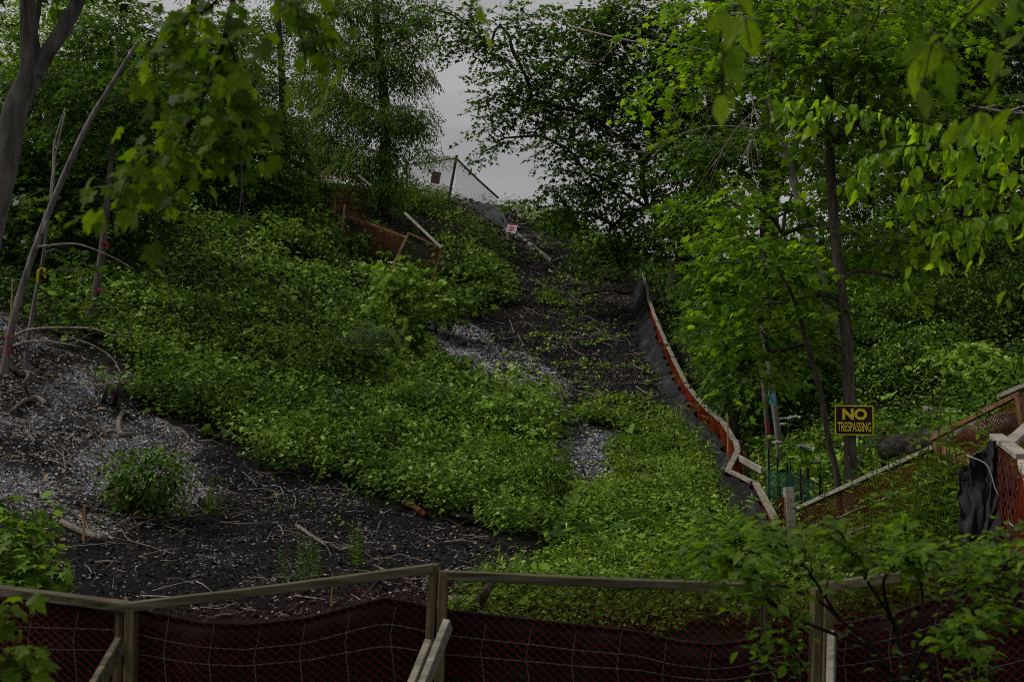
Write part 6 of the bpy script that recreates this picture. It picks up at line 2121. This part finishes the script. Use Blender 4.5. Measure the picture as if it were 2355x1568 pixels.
# ------------------------------------------------------------------ foreground boughs and shrubs: single leaves
def leafy(name, label, cat, stems, leaves_on, me, size, seed, per_m, hang, sm='twig', group='foreground boughs', spread=.05, mass=None, limit=300, tint=.5, zup=1.0, origin=None, clip=None):
    """stems: list of (points, r0, r1, leafy?) in world Vectors; leaves alternate along leafy stems"""
    r = np.random.default_rng(seed)
    org = origin or stems[0][0][0]
    o = thing(name, label, cat, org, group)
    b = MB()
    P_, Y_, Z_, S_ = [], [], [], []
    for (pts, r0, r1, lf) in stems:
        c = crom(pts, 7)
        b.tube(c, [r0, r1], 5, .05, caps=False)
        if not lf:
            continue
        L = sum((c[i + 1] - c[i]).length for i in range(len(c) - 1))
        n = max(2, int(L * per_m * lf))
        for k in range(n):
            t = (k + r.uniform(.1, .9)) / n * (len(c) - 1)
            i = min(int(t), len(c) - 2)
            p = c[i].lerp(c[i + 1], t - i)
            d = (c[i + 1] - c[i]).normalized()
            side = d.cross(Vector((0, 0, 1))).normalized() * (1 if k % 2 else -1)
            yd = d * r.uniform(.2, .8) + side * r.uniform(.4, 1) + Vector((0, 0, -hang * r.uniform(.4, 1.4))) + Vector(r.normal(0, .2, 3))
            p = p + yd.normalized() * spread * r.uniform(.1, 1) * .6 + Vector(r.normal(0, spread * .35, 3))
            P_.append(tuple(p))
            Y_.append(tuple(yd))
            Z_.append(tuple(Vector((0, -.25, zup)) + Vector(r.normal(0, .4, 3))))
            S_.append(size * r.uniform(.55, 1.15))
    b.build('branches', M[sm], o, org)
    pos, Y, Z, S = np.array(P_), np.array(Y_), np.array(Z_), np.array(S_)
    x, y, z = frames(Y, Z)
    N = len(pos)
    if N <= limit:
        single_leaves(me, o, org, pos, x, y, z, S)
    else:
        ppx, ppy = proj(pos)
        inside = (ppx > 0) & (ppx < 2354) & (ppy > 0) & (ppy < 1568)
        sc = np.where(inside, S / pos[:, 1], 0) * r.uniform(.8, 1.2, N)
        idx = np.argsort(-sc)
        k = np.zeros(N, bool)
        k[idx[:limit]] = True
        single_leaves(me, o, org, pos[k], x[k], y[k], z[k], S[k])
        q = ~k
        v, f = expand(mass[0], pos[q], x[q], y[q], z[q], S[q])
        t = np.clip(tint + .25 * r.normal(0, .6, q.sum()), 0, 1)
        np_mesh('foliage', v, f, mass[1], o, org, np.repeat(t, len(mass[0][0])))['kind'] = 'stuff'
    return o, N


rs = np.random.default_rng(77)


def side_twigs(pts, n, lmin, lmax, down, r0=.003, lf=1.0, out_=None, t0=.1):
    """twigs leaving a bough, as extra stems"""
    c = crom([Vector(q) for q in pts], 8)
    res = []
    for k in range(n):
        t = t0 + (1 - t0) * (k + rs.uniform(.1, .9)) / n
        i = min(int(t * (len(c) - 1)), len(c) - 2)
        d = (c[i + 1] - c[i]).normalized()
        side = d.cross(Vector((0, 0, 1))).normalized() * (1 if k % 2 else -1)
        e = (d * rs.uniform(.3, .9) + side * rs.uniform(.3, 1.0) + Vector((0, 0, -down * rs.uniform(.2, 1.4)))).normalized() * rs.uniform(lmin, lmax)
        p = c[i]
        res.append(([p, p + e * .5 + Vector((0, 0, .02)), p + e + Vector((0, 0, -.03))], r0, r0 * .4, lf))
    return res


# maple bough hanging in from the top left, out of focus
bo = [P(560, -260, 3.6), P(545, -60, 3.55), P(510, 110, 3.5), P(455, 250, 3.45), P(400, 330, 3.45), P(300, 410, 3.4)]
bo2 = [P(545, -60, 3.55), P(480, 20, 3.6), P(400, 70, 3.6), P(355, 110, 3.6)]
bo3 = [P(560, -200, 3.6), P(640, -40, 3.7), P(690, 30, 3.7), P(720, 60, 3.7)]
bo4 = [P(520, 80, 3.5), P(560, 200, 3.5), P(570, 270, 3.5), P(530, 310, 3.5)]
bo5 = [P(640, -60, 3.7), P(700, 120, 3.7), P(690, 225, 3.7)]
st_ = [(bo, .009, .003, .6), (bo2, .005, .002, .8), (bo3, .005, .002, .8), (bo4, .004, .002, .8), (bo5, .003, .0015, .25)]
st_ += side_twigs(bo, 15, .08, .2, .4, t0=.3) + side_twigs(bo2, 8, .06, .16, .4) + side_twigs(bo3, 7, .06, .15, .4) + side_twigs(bo4, 7, .06, .16, .3)
print('maple bough', leafy('maple_bough', 'blurred dark maple bough hanging in at the upper left', 'branch', st_, None, ME_MAPLE, .054, 501, 62, .5, spread=.10, mass=(MAPLE_HI, M['bright_maple']), limit=290)[1])

# elm sprays reaching in from the right
e1 = [P(2620, 400, 7.4), P(2420, 345, 7.1), P(2200, 300, 6.8), P(2050, 265, 6.6), P(1900, 230, 6.5), P(1780, 228, 6.4)]
e2 = [P(2620, 480, 7.0), P(2400, 420, 6.8), P(2250, 360, 6.6), P(2130, 335, 6.5), P(2010, 350, 6.4), P(1975, 400, 6.4)]
e3 = [P(2620, 560, 6.8), P(2420, 470, 6.6), P(2300, 440, 6.5), P(2200, 430, 6.5), P(2080, 450, 6.4)]
e4 = [P(2600, 420, 6.6), P(2420, 330, 6.5), P(2320, 285, 6.4), P(2260, 300, 6.4)]
e5 = [P(2600, 640, 6.6), P(2440, 520, 6.5), P(2320, 490, 6.4), P(2220, 500, 6.4), P(2140, 520, 6.4)]
se = [(e, .007, .0025, .9) for e in (e1, e2, e3, e4, e5)]
for e in (e1, e2, e3, e4, e5):
    se += side_twigs(e, 12, .08, .28, .9, t0=.3)
print('elm', leafy('elm_spray', 'elm sprays with hanging bright leaves reaching in from the right', 'branch', se, None, ME_ELM, .08, 502, 30, 1.1, spread=.04, limit=620)[1])

# big blurred leaves in the top right corner
f1 = [P(2560, -160, 2.8), P(2420, 0, 2.7), P(2330, 120, 2.6), P(2260, 230, 2.6), P(2190, 300, 2.6)]
f2 = [P(2480, -200, 2.8), P(2300, -40, 2.7), P(2200, 60, 2.6), P(2120, 120, 2.6)]
f3 = [P(2560, 40, 2.7), P(2440, 160, 2.6), P(2340, 240, 2.55)]
sfz = [(f, .004, .0015, .8) for f in (f1, f2, f3)]
for f in (f1, f2, f3):
    sfz += side_twigs(f, 3, .05, .12, .5, t0=.35)
print('corner', leafy('elm_twig', 'large blurred dark leaves in the top right corner', 'branch', sfz, None, ME_ELM, .07, 503, 22, .9, spread=.03)[1])
g1 = [P(1700, -260, 2.5), P(1690, -60, 2.45), P(1685, 60, 2.4), P(1660, 150, 2.4)]
print('top', leafy('hanging_leaves', 'few large blurred leaves hanging at the top right of centre', 'branch', [(g1, .003, .0012, 1.0)] + side_twigs(g1, 4, .03, .08, .3, t0=.5), None, ME_ELM, .064, 504, 16, .9, spread=.03)[1])
g2 = [P(1120, -260, 2.7), P(1105, -80, 2.65), P(1085, 10, 2.6), P(1075, 60, 2.6)]
print('top2', leafy('hanging_leaves', 'two or three blurred dark leaves hanging at the top centre', 'branch', [(g2, .003, .0012, .8)], None, ME_ELM, .07, 505, 16, .9, spread=.03)[1])
h1 = [P(2480, 620, 4.6), P(2400, 640, 4.6), P(2335, 655, 4.5), P(2300, 690, 4.5)]
print('edge', leafy('leafy_twig', 'small twig of bright leaves poking in at the right edge', 'branch', [(h1, .003, .0015, 1.0)], None, ME_ELM, .06, 506, 22, .6, spread=.03)[1])

# shrub in front of the near fence, lower right
sb = Vector((P(2090, 1568, 4.75).x, 4.75, hz(P(2090, 1568, 4.75).x, 4.75)))
S0 = P(2075, 1600, 4.75)
st_ = [([sb, sb.lerp(S0, .5) + Vector((.04, 0, 0)), S0], .014, .012, 0)]
mains = [[S0, P(2010, 1490, 4.7), P(1930, 1420, 4.7), P(1850, 1300, 4.65), P(1810, 1270, 4.6), P(1790, 1245, 4.6)],
         [P(2010, 1490, 4.7), P(1900, 1450, 4.6), P(1810, 1410, 4.5), P(1740, 1350, 4.45), P(1690, 1290, 4.4)],
         [P(1930, 1420, 4.7), P(1880, 1380, 4.75), P(1760, 1330, 4.8), P(1660, 1280, 4.8), P(1610, 1270, 4.8)],
         [S0, P(2060, 1450, 4.8), P(1990, 1330, 4.8), P(1960, 1280, 4.8), P(1930, 1245, 4.8)],
         [S0, P(2110, 1470, 4.7), P(2120, 1360, 4.7), P(2090, 1290, 4.7), P(2080, 1250, 4.7)],
         [S0, P(2150, 1500, 4.8), P(2200, 1400, 4.8), P(2220, 1320, 4.8), P(2250, 1270, 4.8)],
         [S0, P(2130, 1480, 4.5), P(2240, 1400, 4.5), P(2290, 1340, 4.5), P(2310, 1300, 4.5)],
         [P(2060, 1450, 4.8), P(2030, 1350, 4.6), P(2060, 1300, 4.5), P(2150, 1270, 4.5)],
         [P(1850, 1300, 4.65), P(1780, 1290, 4.9), P(1720, 1265, 5.0), P(1700, 1240, 5.0)],
         [S0, P(2120, 1540, 4.4), P(2180, 1480, 4.35), P(2240, 1440, 4.3)]]
low = [[sb + Vector((-.3, -.05, 0)), P(1850, 1620, 4.6), P(1830, 1520, 4.6), P(1800, 1450, 4.6)], [sb + Vector((-.35, 0, 0)), P(1780, 1620, 4.7), P(1760, 1530, 4.7), P(1750, 1480, 4.7)], [sb + Vector((.1, -.1, 0)), P(2220, 1640, 4.5), P(2240, 1580, 4.5), P(2260, 1530, 4.5)]]
for m_ in mains:
    st_.append((m_, .007, .003, .3))
    st_ += side_twigs(m_, 18, .08, .24, .08, t0=.48, lf=1.0)
for m_ in low:
    st_.append((m_, .004, .002, .5))
    st_ += side_twigs(m_, 5, .05, .15, 0, t0=.55, lf=.7)
print('shrub', leafy('dogwood_shrub', 'spreading dark green shrub in front of the near fence at the lower right', 'shrub', st_, None, ME_SHRUB, .047, 507, 72, .10, spread=.05, mass=(OVATE, M['shrub']), origin=sb, group='foreground shrubs', zup=1.3)[1])

# leaves in the lower left corner, and the vine thicket behind the near rail at the left
k0 = Vector((P(-120, 1600, 4.1).x, 4.1, 0))
ka = [k0, P(-100, 1560, 4.1), P(-30, 1440, 4.05), P(20, 1400, 4.0)]
kb = [k0, P(-60, 1600, 4.0), P(20, 1520, 4.0), P(70, 1490, 3.95)]
kc = [k0, P(-40, 1640, 3.95), P(40, 1570, 3.95), P(70, 1560, 3.9)]
st_ = [(q, .005, .002, .6) for q in (ka, kb, kc)]
for q in (ka, kb, kc):
    st_ += side_twigs(q, 5, .05, .12, .2, t0=.55)
leafy('vine_spray', 'blurred vine leaves in the lower left corner before the fence', 'vine', st_, None, ME_MAPLE, .06, 508, 30, .4, origin=k0, group='foreground shrubs')
k0 = Vector((P(20, 1400, 10.4).x, 10.4, hz(P(20, 1400, 10.4).x, 10.4)))
st_ = []
for (a, c_, d) in [(20, 1180, 10.4), (70, 1200, 10.3), (110, 1150, 10.5), (130, 1250, 10.2), (-20, 1150, 10.6), (40, 1250, 10), (-40, 1240, 10.2), (90, 1310, 10), (20, 1320, 9.9), (140, 1330, 10)]:
    e = P(a, c_, d)
    q = [k0 + Vector((rs.normal(0, .1), rs.normal(0, .1), 0)), k0.lerp(e, .5) + Vector((rs.normal(0, .06), 0, .1)), e]
    st_.append((q, .007, .003, .5))
    st_ += side_twigs(q, 8, .08, .22, .1, t0=.35, lf=1.0)
leafy('vine_thicket', 'thicket of lobed vine leaves behind the near rail at the left', 'vine', st_, None, ME_MAPLE_MID, .105, 509, 64, .4, spread=.09, mass=(MAPLE, M['weed']), origin=k0, group='foreground shrubs', tint=.55)
